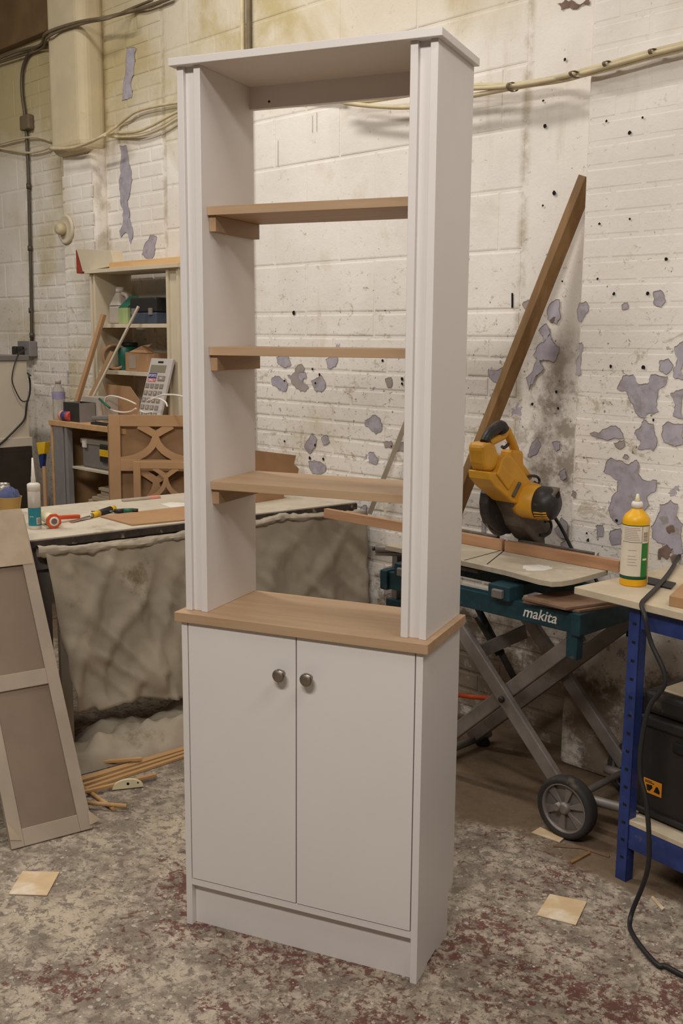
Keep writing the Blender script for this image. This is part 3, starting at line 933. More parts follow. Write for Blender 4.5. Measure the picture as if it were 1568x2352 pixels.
c0 = [at_y(*q, y) for q, y in (((1268, 1180), 3.12), ((1290, 1215), 3.16), ((1318, 1270), 3.185), ((1345, 1310), 3.19), ((1372, 1340), 3.17), ((1376, 1420), 3.19))]
wpart(MB().tube(c0, 0.0065, 8), 'power_cord', M['saw_black'], SAW)
# plywood offcuts lying on the stand end
for i, (px, z) in enumerate([([(1200, 1385), (1330, 1408), (1425, 1392), (1345, 1362)], 0.7425), ([(1198, 1378), (1298, 1402), (1415, 1386), (1330, 1362), (1270, 1365)], 0.752)]):
    pts = [at_z(u, v, z) for u, v in px]
    tag(MB().prism(pts, (0, 0, 0.0085)).build('plywood_offcut', M['ply'], bevel=0.001), ['brown plywood offcut at the bottom of the pair on the saw stand', 'brown plywood offcut on top of another one on the saw stand'][i], 'offcut')

# leaning timber in the corner of the pier, and a thin lath
a, b = at_y(1331, 452, 3.315), at_y(1066, 1128, 3.195)
d = (b - a).normalized()
k = (0 - a.z) / d.z
t0 = a + d * k
tp_ = a - d * 0.07
tag(MB().bar((t0.x, t0.y, 0.03), tp_, 0.044, 0.050, (-0.28, -0.93, 0.21)).build('leaning_timber', M['timber'], bevel=0.002), 'long brown timber leaning into the corner of the wall behind the saw', 'timber')
a, b = at_y(926, 985, 3.328), at_y(848, 1180, 3.30)
d = (b - a).normalized()
t0 = b
tag(MB().bar(t0, a - d * 0.08, 0.008, 0.022, (1, 1, 0)).build('thin_lath', M['mdf_dust'], bevel=0.001), 'thin pale wooden lath leaning on the wall behind the cabinet shelves', 'lath')
hz = [at_y(*q, y) for q, y in (((985, 1588), 2.90), ((1020, 1593), 2.86), ((1055, 1597), 2.84), ((1090, 1601), 2.82), ((1120, 1603), 2.812), ((1146, 1606), 2.806))]
tag(MB().tube(hz, 0.0085, 8).build('air_hose', M['orange']), 'orange rubber hose running to the crossed legs of the stand', 'hose')

# --- blue steel workbench
M['blue'] = mat_plain('blue_painted_steel', (44, 60, 116), 0.45, 0.1, var=0.18, scale=14, dirt=(104, 100, 112), dirt_amt=0.25)
M['chipboard'] = mat_plain('dusty_chipboard', (192, 176, 150), 0.8, var=0.07, scale=10, bump=0.2, dirt=(170, 150, 118), dirt_amt=0.2)
M['black_box'] = mat_plain('black_toolbox_plastic', (38, 35, 32), 0.5, var=0.12, scale=9, dirt=(92, 80, 64), dirt_amt=0.12)
M['tool_orange'] = mat_plain('toolbox_yellow_orange', (214, 138, 30), 0.5, var=0.08)
M['card'] = mat_plain('cardboard', (166, 128, 92), 0.8, var=0.06, scale=10)
M['black_cord'] = mat_plain('black_cord', (38, 36, 36), 0.5, var=0.1)
RB = math.radians(-6.0)
BB = thing('blue_workbench', 'blue steel workbench with chipboard top beside the saw', 'workbench', (-1.523, 2.624, 0), RB)
zt = 0.862
MB().box(-0.185, 1.0, -0.025, 0.50, zt - 0.022, zt).build('bench_top', M['chipboard'], BB, bevel=0.002)
for x in (0.0, 0.92):
    for y in (0.0, 0.44):
        lg = MB().box(x - 0.002, x + 0.036, y, y + 0.003, 0, zt - 0.022).box(x + 0.033, x + 0.036, y, y + 0.034, 0, zt - 0.022).build('leg', M['blue'], BB, bevel=0.0006)
        if y == 0.0:
            for k in range(14):
                MB().box(x + 0.012, x + 0.024, y - 0.0006, y + 0.001, 0.07 + k * 0.055, 0.078 + k * 0.055).build('slot', M['black_hole'], lg)
for y in (0.003, 0.436):
    MB().box(0.03, 0.93, y, y + 0.022, zt - 0.085, zt - 0.022).build('top_beam', M['blue'], BB, bevel=0.001)
    MB().box(0.03, 0.93, y, y + 0.022, 0.108, 0.182).build('shelf_beam', M['blue'], BB, bevel=0.001)
for x in (0.003, 0.90):
    MB().box(x, x + 0.03, 0.026, 0.435, zt - 0.085, zt - 0.022).build('side_beam', M['blue'], BB, bevel=0.001)
    MB().box(x, x + 0.03, 0.026, 0.435, 0.108, 0.182).build('side_beam', M['blue'], BB, bevel=0.001)
MB().box(0.02, 0.94, 0.002, 0.46, 0.1825, 0.197).build('lower_shelf', M['chipboard'], BB, bevel=0.001)

# toolbox on the lower shelf
TB = thing('toolbox', 'black plastic toolbox with yellow latch under the blue bench', 'toolbox', (-1.30, 2.78, 0.1975), RB)
bd = MB()
prof = [(-0.20, -0.125), (0.24, -0.125), (0.24, 0.125), (-0.20, 0.125)]
bd.add([(x * 0.96, y * 0.96, 0.0) for x, y in prof] + [(x, y, 0.30) for x, y in prof], [(3, 2, 1, 0), (4, 5, 6, 7), (0, 1, 5, 4), (1, 2, 6, 5), (2, 3, 7, 6), (3, 0, 4, 7)])
bd = bd.build('toolbox_body', M['black_box'], TB, bevel=0.012)
MB().box(-0.205, 0.245, -0.132, 0.130, 0.012, 0.028).build('bottom_flange', M['black_box'], TB, bevel=0.005)
MB().box(-0.21, 0.25, -0.137, 0.135, 0.285, 0.315).build('rim', M['black_box'], TB, bevel=0.006)
MB().box(-0.19, 0.235, -0.12, 0.12, 0.315, 0.385).build('lid', M['black_box'], TB, bevel=0.018, seg=3)
MB().box(-0.15, 0.21, -0.09, 0.09, 0.383, 0.392).build('lid_tray', M['chipboard'], TB, bevel=0.004)
for x in (-0.215, 0.2):
    MB().box(x, x + 0.042, -0.128, -0.07, 0.31, 0.375).build('lid_corner', M['black_box'], TB, bevel=0.008)
lt = MB().box(-0.02, 0.09, -0.140, -0.118, 0.325, 0.372).build('latch', M['tool_orange'], TB, bevel=0.005)
lt['label'] = 'yellow latch'
MB().box(-0.07, 0.16, -0.134, -0.11, 0.232, 0.262).build('front_groove', M['black_hole'], TB, bevel=0.004)
st = MB().add([(-0.165, -0.1235, 0.078), (-0.102, -0.1235, 0.078), (-0.102, -0.1245, 0.122), (-0.165, -0.1245, 0.122)], [(0, 1, 2, 3)]).build('warning_sticker', M['tool_orange'], TB)
st['label'] = 'orange warning sticker with two black pictograms'
icon = MB()
for cx, pts in ((-0.145, [(-.010, .008), (.010, .010), (.012, .002), (.002, -.010), (-.006, -.010), (-.008, -.002)]), (-0.118, [(-.011, -.008), (-.008, -.002), (-.003, .010), (.003, .010), (.010, -.001), (.010, -.010)])):
    icon.add([(cx + a, -0.1248, 0.096 + b) for a, b in pts], [list(range(len(pts)))])
icon.box(-0.160, -0.136, -0.1250, -0.1246, 0.115, 0.117).box(-0.160, -0.128, -0.1250, -0.1246, 0.1105, 0.1125)
icon.build('pictogram', M['black_hole'], st)

# glue bottle
M['glue_yellow'] = mat_plain('yellow_plastic', (238, 178, 24), 0.38, var=0.03, scale=6)
M['label_cream'] = mat_plain('cream_label', (218, 206, 186), 0.6, var=0.03, scale=20)
M['label_green'] = mat_plain('green_print', (44, 118, 50), 0.5, var=0.06, scale=20)
M['label_dkgreen'] = mat_plain('dark_green_print', (24, 74, 52), 0.5, var=0.05)
M['nozzle'] = mat_plain('cream_nozzle', (226, 214, 178), 0.5, var=0.05)
M['print_grey'] = mat_plain('grey_print', (158, 142, 126), 0.6, var=0.05)
gp = at_z(1453, 1342, zt)
GB = thing('glue_bottle', 'yellow glue bottle with cream and green label on the blue bench', 'bottle', (gp.x, gp.y, zt), math.radians(31))
r = 0.0400
k = 0.243 / 0.215
MB().lathe([(r * .94, 0), (r, 0.004), (r, 0.172 * k), (r * 1.0, 0.178 * k), (r * .82, 0.190 * k), (0.0165, 0.203 * k), (0.0152, 0.209 * k)], seg=40).build('bottle_body', M['glue_yellow'], GB)
cpz = 0.207 * k
MB().lathe([(0.0168, cpz), (0.0168, cpz + 0.014), (0.014, cpz + 0.019)], seg=28).build('cap', M['white_paint'], GB)
MB().lathe([(0.0085, cpz + 0.018), (0.006, cpz + 0.030), (0.0038, cpz + 0.042)], seg=16).build('nozzle', M['nozzle'], GB)


def wrap(a0, a1, z0, z1, rr, n=16):
    a0, a1 = math.radians(a0), math.radians(a1)
    return MB().sheet(lambda i, j: (rr * math.cos(a0 + (a1 - a0) * i), rr * math.sin(a0 + (a1 - a0) * i), z0 + (z1 - z0) * j), n, 1)


# angles measured from the bottle's own x axis; the view comes from about -90 deg
lb = wrap(-190, -22, 0.0225, 0.164 * k, r + 0.0003).build('label', M['label_cream'], GB)
wrap(-62, -26, 0.030, 0.118 * k, r + 0.0006).build('green_panel', M['label_green'], lb)
wrap(-190, -22, 0.0225, 0.0325, r + 0.0007).build('bottom_band', M['label_dkgreen'], lb)
wrap(-190, -22, 0.163 * k, 0.165 * k, r + 0.0007).build('top_line', M['label_dkgreen'], lb)
wrap(-150, -62, 0.1195 * k, 0.1205 * k, r + 0.0007).build('rule_line', M['label_dkgreen'], lb)
wrap(-63, -61.5, 0.118 * k, 0.163 * k, r + 0.0007, 2).build('rule_line', M['label_dkgreen'], lb)
wrap(-23.5, -22, 0.03, 0.164 * k, r + 0.0007, 2).build('rule_line', M['label_dkgreen'], lb)
for i, zz in enumerate((0.123, 0.128, 0.1325, 0.1365, 0.1405, 0.1445)):
    wrap(-56, -32, zz * k, (zz + (0.0025 if i % 2 else 0.0033)) * k, r + 0.0007, 6).build('barcode_bar', M['print_grey'], lb)
for i in range(8):
    wrap(-142, -70 - (i * 37 % 17), (0.125 + i * 0.0045) * k, (0.1262 + i * 0.0045) * k, r + 0.0006, 8).build('text_line', M['print_grey'], lb)
for i, zz in enumerate((0.058, 0.066, 0.074, 0.082, 0.098)):
    wrap(-120, -78 - (i * 7 % 11), zz * k, (zz + 0.0011) * k, r + 0.0006, 8).build('text_line', M['print_grey'], lb)
wrap(-56, -34, 0.072 * k, 0.077 * k, r + 0.0008, 6).build('gold_mark', M['nozzle'], lb)

cb = [at_z(u, v, zt) for u, v in ((1535, 1392), (1600, 1405), (1630, 1370), (1570, 1358))]
CBX = MB().prism(cb, (0, 0, 0.030))
tag(CBX.build('cardboard_box', M['card'], bevel=0.002), 'flat brown cardboard box at the front of the blue bench', 'box')
q = [at_z(u, v, zt + 0.001) for u, v in ((1487, 1327), (1487, 1342), (1541, 1354), (1552, 1341))]
tag(MB().prism(q, (0, 0, 0.004)).build('black_strip', M['black_cord'], bevel=0.0005), 'flat black strip lying beside the yellow glue bottle', 'strip')
# black extension cord running over the bench edge and down to the floor
cp = [at_z(1720, 1205, zt + 0.009), at_z(1620, 1228, zt + 0.009), at_z(1568, 1266, zt + 0.012), at_z(1540, 1310, zt + 0.009), at_z(1512, 1345, zt + 0.009), at_z(1485, 1372, zt + 0.009)]
e0 = at_z(1473, 1388, zt + 0.004)
yx = e0.y - 0.02
cp += [e0]
cp += [at_y(u, v, y) for u, v, y in ((1480, 1415, e0.y - 0.03), (1494, 1475, e0.y - 0.03), (1528, 1562, e0.y - 0.035), (1490, 1625, e0.y - 0.05), (1472, 1710, e0.y - 0.06), (1470, 1780, e0.y - 0.07), (1485, 1850, e0.y - 0.08), (1488, 1990, e0.y - 0.10))]
cp += [at_z(u, v, 0.010) for u, v in ((1448, 2105), (1455, 2150), (1505, 2212), (1530, 2220), (1580, 2245), (1680, 2270), (1760, 2300))]
tag(MB().tube(cp, 0.0068, 10).build('extension_cord', M['black_cord']), 'black electric cord draped over the blue bench edge to the floor', 'cord')

# offcuts and scraps on the floor
M['hardboard'] = mat_plain('pale_hardboard', (206, 178, 138), 0.6, var=0.06, scale=12, dirt=(222, 210, 192), dirt_amt=0.5)


def scrap(px, th, mat, name, label, cat):
    pts = [at_z(u, v, 0.0012) for u, v in px]
    return tag(MB().prism(pts, (0, 0, th)).build(name, mat, bevel=0.0004), label, cat)


scrap([(1232, 2103), (1262, 2055), (1347, 2073), (1322, 2126)], 0.003, M['hardboard'], 'board_scrap', 'square pale board scrap on the floor near the blue bench leg', 'scrap')
scrap([(20, 2055), (52, 2003), (137, 2004), (108, 2058)], 0.003, M['hardboard'], 'board_scrap', 'square pale board scrap on the floor before the leaning door', 'scrap')
scrap([(1494, 2063), (1499, 2060), (1526, 2088), (1520, 2092)], 0.004, M['hardboard'], 'wood_splinter', 'short pale wood splinter under the blue bench', 'splinter')
scrap([(1220, 1914), (1240, 1902), (1296, 1926), (1285, 1936)], 0.004, M['hardboard'], 'board_scrap', 'narrow pale board scrap under the stand wheel', 'scrap')
scrap([(1270, 1940), (1340, 1945), (1400, 1965), (1398, 1970), (1335, 1950), (1270, 1945)], 0.002, M['ply'], 'wood_splinter', 'thin brown splinter on the floor behind the blue bench leg', 'splinter')
scrap([(1308, 1980), (1352, 1957), (1355, 1962), (1313, 1985)], 0.005, M['timber'], 'wood_splinter', 'dark brown splinter on the floor beside the stand wheel', 'splinter')

# ------------------------------------------------------------------ left side: draped workbench and what lies on it
M['bench_top'] = mat_plain('dusty_bench_top', (196, 184, 164), 0.75, var=0.06, scale=9, dirt=(160, 146, 124), dirt_amt=0.2)
M['bench_edge'] = mat_plain('dark_bench_edge', (62, 54, 46), 0.6, var=0.2, scale=24, dirt=(172, 160, 138), dirt_amt=0.18)
M['grey_board'] = mat_plain('grey_painted_board', (112, 104, 98), 0.7, var=0.08)
M['cloth'] = mat_plain('dusty_canvas', (170, 157, 138), 0.9, var=0.08, scale=5, bump=0.25, dirt=(122, 104, 78), dirt_amt=0.12)
M['mdf'] = mat_plain('raw_mdf', (170, 132, 94), 0.75, var=0.04, scale=7)
M['mdf_dark'] = mat_plain('raw_mdf_board', (150, 116, 82), 0.75, var=0.05, scale=7)
M['primer'] = mat_plain('primed_door', (164, 148, 130), 0.6, var=0.08, scale=4, dirt=(136, 112, 96), dirt_amt=0.2)
M['primer_panel'] = mat_plain('primed_door_panel', (130, 110, 92), 0.5, var=0.10, scale=3, dirt=(124, 96, 82), dirt_amt=0.3)
M['paper'] = mat_plain('kraft_paper', (178, 158, 134), 0.85, var=0.06)
ZBN = 0.86
RBN = math.radians(-5.6)
BN = thing('draped_workbench', 'long dusty workbench running to the wall behind the cabinet', 'workbench', (-3.305, 3.285, 0), RBN)
bt = MB().box(-0.69, 0.0, -2.6, 0.0, ZBN - 0.006, ZBN).build('bench_top', M['bench_top'], BN, bevel=0.001)
MB().box(-0.692, 0.004, -2.6, 0.002, ZBN - 0.034, ZBN - 0.006).build('top_edge', M['bench_edge'], BN, bevel=0.002)
for x, y in ((-0.11, -1.50), (-0.62, -1.50), (-0.10, -0.10), (-0.62, -0.10)):
    MB().box(x, x + 0.07, y, y + 0.07, 0, ZBN - 0.034).build('leg', M['grey_board'], BN, bevel=0.003)
MB().box(-0.60, -0.02, -1.535, -1.515, 0.04, 0.80).build('end_board', M['grey_board'], BN, bevel=0.002)
MB().box(-0.036, -0.012, -1.415, -1.372, 0.0, ZBN - 0.036).build('front_post', M['cloth'], BN, bevel=0.002)
MB().box(-0.10, -0.02, -2.6, 0.0, ZBN - 0.12, ZBN - 0.034).build('apron', M['grey_board'], BN, bevel=0.002)

# canvas dust sheet hanging from the bench edge
bm_ = WM(BN)


def fold(u, w):
    s = Vector((u * 6.0, w * 2.2, 3.7))
    return mnoise.noise(s) * 0.5 + mnoise.noise(s * 2.3) * 0.25


def hang(i, j):
    y = -1.475 + (1.475 + 0.045) * i
    # ragged left edge slopes inward towards the hem
    hem = 0.10 + 0.10 * math.sin(i * 5.2 + 0.6) * (1 - i) + 0.03 * i
    if i < 0.06:
        hem += 0.02
    z = 0.822 + (hem - 0.822) * j
    y += (1 - min(i / 0.35, 1)) * 0.10 * j
    dg = i * 9 + j * 1.5
    rdg = 1 - abs(mnoise.noise(Vector((dg, i * 2 + j * 2.2, 0.3)))) * 4.0
    rd2 = 1 - abs(mnoise.noise(Vector((i * 12 - j * 4.5, j * 3.0, 7.3)))) * 4.5
    x = 0.010 + 0.012 * j + 0.060 * j ** 0.6 * (0.25 + fold(i * 1.6, j)) + 0.017 * max(rdg, -.5) * j ** 0.3 + 0.014 * max(rd2, -.5) * j ** 0.4
    x += 0.005 * mnoise.noise(Vector((i * 60, j * 18, 4)))
    x += 0.03 * max(0, 1 - abs((i - 0.62 - 0.10 * j) / 0.03)) * j + 0.035 * max(0, 1 - abs((i - 0.17 - 0.12 * j) / 0.05)) * j
    return bm_ @ Vector((x, y, z))


SH = thing('dust_sheet', 'grey canvas dust sheet hanging in folds from the workbench front', 'dust sheet', (-3.33, 2.6, 0.0))
MB().sheet(hang, 110, 46).build('sheet_panel', M['cloth'], SH, world=True, solid=0.004)


def roll(i, j):
    y = -1.50 + (1.50 + 0.02) * i
    a = j * 2 * math.pi
    rr = 0.016 + 0.010 * mnoise.noise(Vector((i * 16, 1.2, math.cos(a)))) + 0.009 * mnoise.noise(Vector((i * 60, math.sin(a) * 1.5, 0)))
    zc = 0.815 - 0.012 * math.sin(i * 7) + 0.012 * mnoise.noise(Vector((i * 9, 0, 5)))
    return bm_ @ Vector((0.014 + rr * math.cos(a) * 0.9, y, zc + rr * math.sin(a)))


MB().sheet(roll, 150, 12).build('bunched_edge', M['cloth'], SH, world=True)


def mound(i, j):
    y = -1.47 + 1.0 * i
    x = -0.12 + 0.30 * j
    h = 0.135 * math.sin(math.pi * min(1, j * 1.0)) ** 0.7 * (0.55 + 0.6 * mnoise.noise(Vector((i * 6, j * 3, 9)))) * min(1, (1 - i) * 3 + 0.4) * min(1, i * 6 + 0.15)
    h += 0.020 * mnoise.noise(Vector((i * 17, j * 9, 2))) + 0.022 * (1 - 2.4 * abs(mnoise.noise(Vector((i * 8 + j * 3, j * 5, 6))))) * math.sin(math.pi * j)
    p = bm_ @ Vector((x, y, 0))
    return Vector((p.x, p.y, max(0.003, 0.012 + h if 0 < j < 1 else 0.003)))


tag(MB().sheet(mound, 60, 22).build('crumpled_sheet', M['cloth']), 'crumpled dust sheet heaped on the floor below the workbench', 'dust sheet')

# leaning primed door with two recessed panels
b1, b0 = at_z(214, 1902, 0.004), at_z(27, 1952, 0.004)
t1 = at_x(40, 1181, -3.44)
dm = frame(b0, b1 - b0, t1 - b1)
wd_, ln = (b1 - b0).length, (t1 - b1).length
DP = thing('leaning_door', 'primed grey cupboard door leaning against the workbench', 'door', (b1 + b0) / 2)
dd = -0.020     # thickness goes away from the room


def dbox(x0, x1, y0, y1, z0, z1, name, mat, **k):
    return wpart(MB().box(x0, x1, y0, y1, z0, z1, dm), name, mat, DP, **k)


fw = 0.042
mid = ln * 0.445
sgn = 1 if (dm.to_3x3() @ Vector((0, 0, 1))).x > 0 else -1
za, zb_ = (-0.020, 0.0) if sgn > 0 else (0.0, 0.020)
dbox(0, fw, 0, ln, za, zb_, 'stile', M['primer'], bevel=0.002)
dbox(wd_ - fw, wd_, 0, ln, za, zb_, 'stile', M['primer'], bevel=0.002)
for y0, y1 in ((0, 0.055), (mid, mid + 0.055), (ln - 0.055, ln)):
    dbox(fw, wd_ - fw, y0, y1, za, zb_, 'rail', M['primer'], bevel=0.002)
pz = (za + 0.003, zb_ - 0.009) if sgn > 0 else (za + 0.009, zb_ - 0.003)
dbox(fw, wd_ - fw, 0.055, mid, *pz, 'panel', M['primer_panel'])
dbox(fw, wd_ - fw, mid + 0.055, ln - 0.055, *pz, 'panel', M['primer_panel'])
f0 = zb_ + 0.001 if sgn > 0 else za - 0.001
for pts in ([(0.0, 0.03), (0.035, 0.02), (0.0, 0.085)], [(wd_ - 0.01, 0.0), (wd_ + 0.03, 0.02), (wd_ - 0.005, 0.06)]):
    wpart(MB().prism([dm @ Vector((x, max(y, 0.012), f0)) for x, y in pts], dm.to_3x3() @ Vector((0, 0, 0.0015 * sgn))), 'paper_flap', M['paper'], DP)
tw = ln * 0.83
dbox(0.0, wd_ - 0.005, tw, ln + 0.02, (zb_ if sgn > 0 else za - 0.0015), (zb_ + 0.0015 if sgn > 0 else za), 'paper_wrap', M['paper'])

# wood strips in a pile on the floor
M['strip'] = mat_wood('pale_ramin_strip', (206, 166, 116), (178, 136, 88), 'Y', rough=0.6)
random.seed(3)
ends = [((186, 1752), (425, 1697)), ((190, 1766), (425, 1709)), ((195, 1788), (425, 1719)), ((200, 1800), (425, 1728)), ((196, 1812), (425, 1736)),
        ((205, 1816), (358, 1779)), ((186, 1754), (325, 1742))]
lbl = ['long pale wood strip at the back of the floor pile under the sheet', 'long pale wood strip second from the crumpled sheet', 'long pale wood strip in the middle of the floor pile', 'long pale wood strip second from the front of the floor pile', 'long pale wood strip along the front of the floor pile', 'short pale wood strip sticking out in front of the pile', 'thin pale wood strip lying across the back of the pile']
for i, (a, b) in enumerate(ends):
    z = 0.006 + (0.013 if i == 5 else 0.018 if i == 6 else 0.0)
    A, B = at_z(*a, z), at_z(*b, z)
    d = (B - A).normalized()
    tag(MB().bar(A - d * 0.06, B + d * (0.25 if i < 5 else 0.0), 0.016 if i != 2 else 0.030, 0.010, (0, 0, 1)).build('wood_strip', M['strip'], bevel=0.001), lbl[i], 'wood strip')
for i, (a, b, z, r_, l_) in enumerate([((190, 1808), (262, 1858), 0.008, 0.0075, 'short dowel offcut pointing away from the leaning door'), ((180, 1842), (291, 1851), 0.021, 0.0070, 'short dowel offcut lying on top of another dowel')]):
    A, B = at_z(*a, z), at_z(*b, z)
    tag(MB().tube([A, B], r_, 12, False).build('dowel', M['strip']), l_, 'dowel')
hc = at_z(294, 1811, 0.004)
hx = (at_z(330, 1806, 0.004) - at_z(258, 1814, 0.004))
hl = hx.length / 2
hx.normalize()
pts = [hc + hx * hl * math.cos(a) + Vector((0, 0, hl * 0.62 * math.sin(a))) for a in [k * math.pi / 12 for k in range(13)]]
ho = MB().prism(pts, Vector((-hx.y, hx.x, 0)) * 0.012).build('half_round_block', M['nozzle'], bevel=0.001)
tag(ho, 'olive half-round wooden block with two holes in front of the strips', 'block')
ho2 = at_z(292, 1802, 0.010)
n_ = Vector((hx.y, -hx.x, 0))
if n_.dot(CAMP - hc) < 0:
    n_ = -n_
for s_, r_ in ((0.0, 0.005), (0.035, 0.003)):
    c = hc + hx * s_ + Vector((0, 0, 0.018)) + n_ * 0.0008
    MB().lathe([(r_, -0.0005), (r_, 0.0006)], c, 12, n_.to_track_quat('Z', 'Y').to_matrix().to_4x4()).build('hole', M['black_hole'], ho, world=True)

# things on the draped bench
M['teal_label'] = mat_plain('teal_label', (40, 126, 140), 0.45, var=0.05)
M['white_plastic'] = mat_plain('white_plastic', (222, 212, 200), 0.45, var=0.03)
M['clear_grey'] = mat_plain('cloudy_plastic', (176, 164, 150), 0.4, var=0.04)
M['red_orange'] = mat_plain('red_orange_plastic', (214, 84, 44), 0.45, var=0.06)
M['kraft'] = mat_plain('tan_cup', (186, 148, 84), 0.65, var=0.06)
M['blue_rag'] = mat_plain('blue_cloth', (82, 88, 124), 0.85, var=0.12, scale=30)
M['black_pl'] = mat_plain('black_plastic', (40, 38, 36), 0.5, var=0.1)
M['yellow_pl'] = mat_plain('yellow_plastic_handle', (222, 178, 36), 0.45, var=0.06)
M['green_pl'] = mat_plain('green_plastic', (32, 96, 76), 0.45, var=0.06)
M['tin'] = mat_plain('tin_can', (176, 170, 160), 0.35, 0.8, var=0.06)
M['pink_pl'] = mat_plain('faded_pink_plastic', (204, 142, 124), 0.5, var=0.08)

p = at_z(81, 1214, ZBN)
SL = thing('sealant_tube', 'white sealant cartridge with teal label standing on the workbench', 'sealant tube', (p.x, p.y, ZBN))
MB().lathe([(0.0225, 0), (0.0235, 0.002), (0.0235, 0.016), (0.0240, 0.017)], seg=28).build('base_ring', M['white_plastic'], SL)
MB().lathe([(0.0237, 0.014), (0.0237, 0.158)], seg=28).build('cartridge', M['clear_grey'], SL)
l = MB().lathe([(0.0241, 0.014), (0.0241, 0.083)], seg=28, caps=False).build('teal_label', M['teal_label'], SL)
aa = math.atan2(-p.y, -p.x)
for z0, z1, a0, a1, mt in ((0.020, 0.045, aa + 0.25, aa + 1.0, 'white_plastic'), (0.022, 0.043, aa + 0.34, aa + 0.95, 'print_grey'), (0.0485, 0.0505, aa - 0.9, aa - 0.2, 'white_plastic')):
    e = 0.0003 if mt == 'white_plastic' else 0.0006
    MB().sheet(lambda i, j: ((0.0241 + e) * math.cos(a0 + (a1 - a0) * i), (0.0241 + e) * math.sin(a0 + (a1 - a0) * i), z0 + (z1 - z0) * j), 8, 1).build('label_print', M[mt], l)
MB().lathe([(0.0243, 0.147), (0.0243, 0.172), (0.018, 0.176), (0.009, 0.178)], seg=28).build('shoulder', M['white_plastic'], SL)
MB().lathe([(0.0095, 0.176), (0.0088, 0.196), (0.0072, 0.205), (0.003, 0.272)], seg=16).build('nozzle', M['white_plastic'], SL)

# orange cartridge gun lying with its round front facing out
q = at_z(123, 1213, ZBN) + Vector((0, 0, 0.028))
gd = Vector((0.62, -0.62, 0)).normalized()
gd = (Vector((CAMP.x, CAMP.y, q.z)) - q).normalized()
gd = (Matrix.Rotation(math.radians(14), 3, 'Z') @ gd)
gd.z = 0
gd.normalize()
gm = Matrix.Translation(q) @ gd.to_track_quat('Z', 'Y').to_matrix().to_4x4()
CG = thing('caulking_gun', 'orange cartridge gun lying on its side on the workbench', 'caulking gun', (q.x, q.y, ZBN))
oct_ = [(0.030 * math.cos(math.pi / 8 + k * math.pi / 4), 0.030 * math.sin(math.pi / 8 + k * math.pi / 4)) for k in range(8)]
wpart(MB().prism([gm @ Vector((a, b, 0)) for a, b in oct_], gd * 0.012), 'front_plate', M['red_orange'], CG, bevel=0.002)
wpart(MB().lathe([(0.0185, 0.0122), (0.0185, 0.015), (0.012, 0.015)], seg=24, mat=gm), 'front_ring', M['white_plastic'], CG)
wpart(MB().lathe([(0.0115, 0.0152), (0.0115, 0.0156)], seg=24, mat=gm), 'opening', M['brick_bare'], CG)
wpart(MB().lathe([(0.0225, -0.12), (0.0225, 0.0)], seg=24, mat=gm), 'cartridge', M['nozzle'], CG)
h0 = at_z(130, 1189, ZBN + 0.022)
h1 = at_z(182, 1186, ZBN + 0.012)
wpart(MB().bar(h0, h1, 0.018, 0.016), 'trigger_handle', M['red_orange'], CG, bevel=0.004)

p = at_z(30, 1206, ZBN)
CU = thing('paper_cup', 'tan paper cup with a blue cloth stuffed in it', 'cup', (p.x - 0.02, p.y, ZBN))
MB().lathe([(0.030, 0), (0.046, 0.108), (0.048, 0.110), (0.045, 0.110), (0.043, 0.10), (0.030, 0.05)], seg=28, caps=False).build('cup_wall', M['kraft'], CU)
MB().lathe([(0.0, 0.002), (0.030, 0.002)], seg=20, caps=False).build('cup_base', M['kraft'], CU)
bl = MB().sheet(lambda i, j: ((0.043 * math.cos(i * 2 * math.pi) * math.sin(j * 1.5 + 0.05) * (1 + .12 * mnoise.noise(Vector((i * 5, j * 4, 1))))),
                              0.043 * math.sin(i * 2 * math.pi) * math.sin(j * 1.5 + 0.05), 0.095 + 0.052 * math.cos(j * 1.5) + .008 * mnoise.noise(Vector((i * 6, j * 5, 3)))), 24, 10)
ob = bl.build('blue_cloth', M['blue_rag'], CU)
p = at_z(8, 1178, ZBN)
CN = thing('tin_can', 'open silver drink can behind the paper cup', 'can', (p.x, p.y, ZBN))
MB().lathe([(0.026, 0), (0.033, 0.006), (0.033, 0.110), (0.029, 0.120)], seg=28).build('can_body', M['tin'], CN)
MB().lathe([(0.030, 0.1195), (0.030, 0.123), (0.026, 0.123), (0.026, 0.1205)], seg=28).build('can_rim', M['tin'], CN)

a, b = at_z(163, 1199, ZBN + 0.004), at_z(206, 1186, ZBN + 0.010)
c = at_z(262, 1167, ZBN + 0.013)
CH = thing('chisel', 'wood chisel with black and yellow handle on the workbench', 'chisel', (b.x, b.y, ZBN))
wpart(MB().bar(a, b, 0.020, 0.004), 'blade', M['steel'], CH, bevel=0.0005)
d = (c - b)
wpart(MB().tube([b, b + d * 0.12], [0.005, 0.010], 10, False), 'ferrule', M['steel'], CH)
wpart(MB().tube([b + d * 0.10, b + d * 0.35], [0.011, 0.014], 12, False), 'handle_collar', M['yellow_pl'], CH)
wpart(MB().tube([b + d * 0.33, b + d * 0.85], 0.0135, 12, False), 'handle_grip', M['black_pl'], CH)
wpart(MB().tube([b + d * 0.84, b + d * 1.0], [0.014, 0.012], 12, False), 'handle_end', M['yellow_pl'], CH)
a, b = at_z(262, 1174, ZBN + 0.010), at_z(317, 1173, ZBN + 0.011)
SD = thing('screwdriver', 'screwdriver with green and black handle behind the chisel', 'screwdriver', ((a.x + b.x) / 2, (a.y + b.y) / 2, ZBN))
d = b - a
wpart(MB().tube([a, a + d * 0.4], [0.008, 0.011], 10, False), 'grip', M['black_pl'], SD)
wpart(MB().tube([a + d * 0.38, a + d * 0.78], 0.0108, 10, False), 'green_band', M['green_pl'], SD)
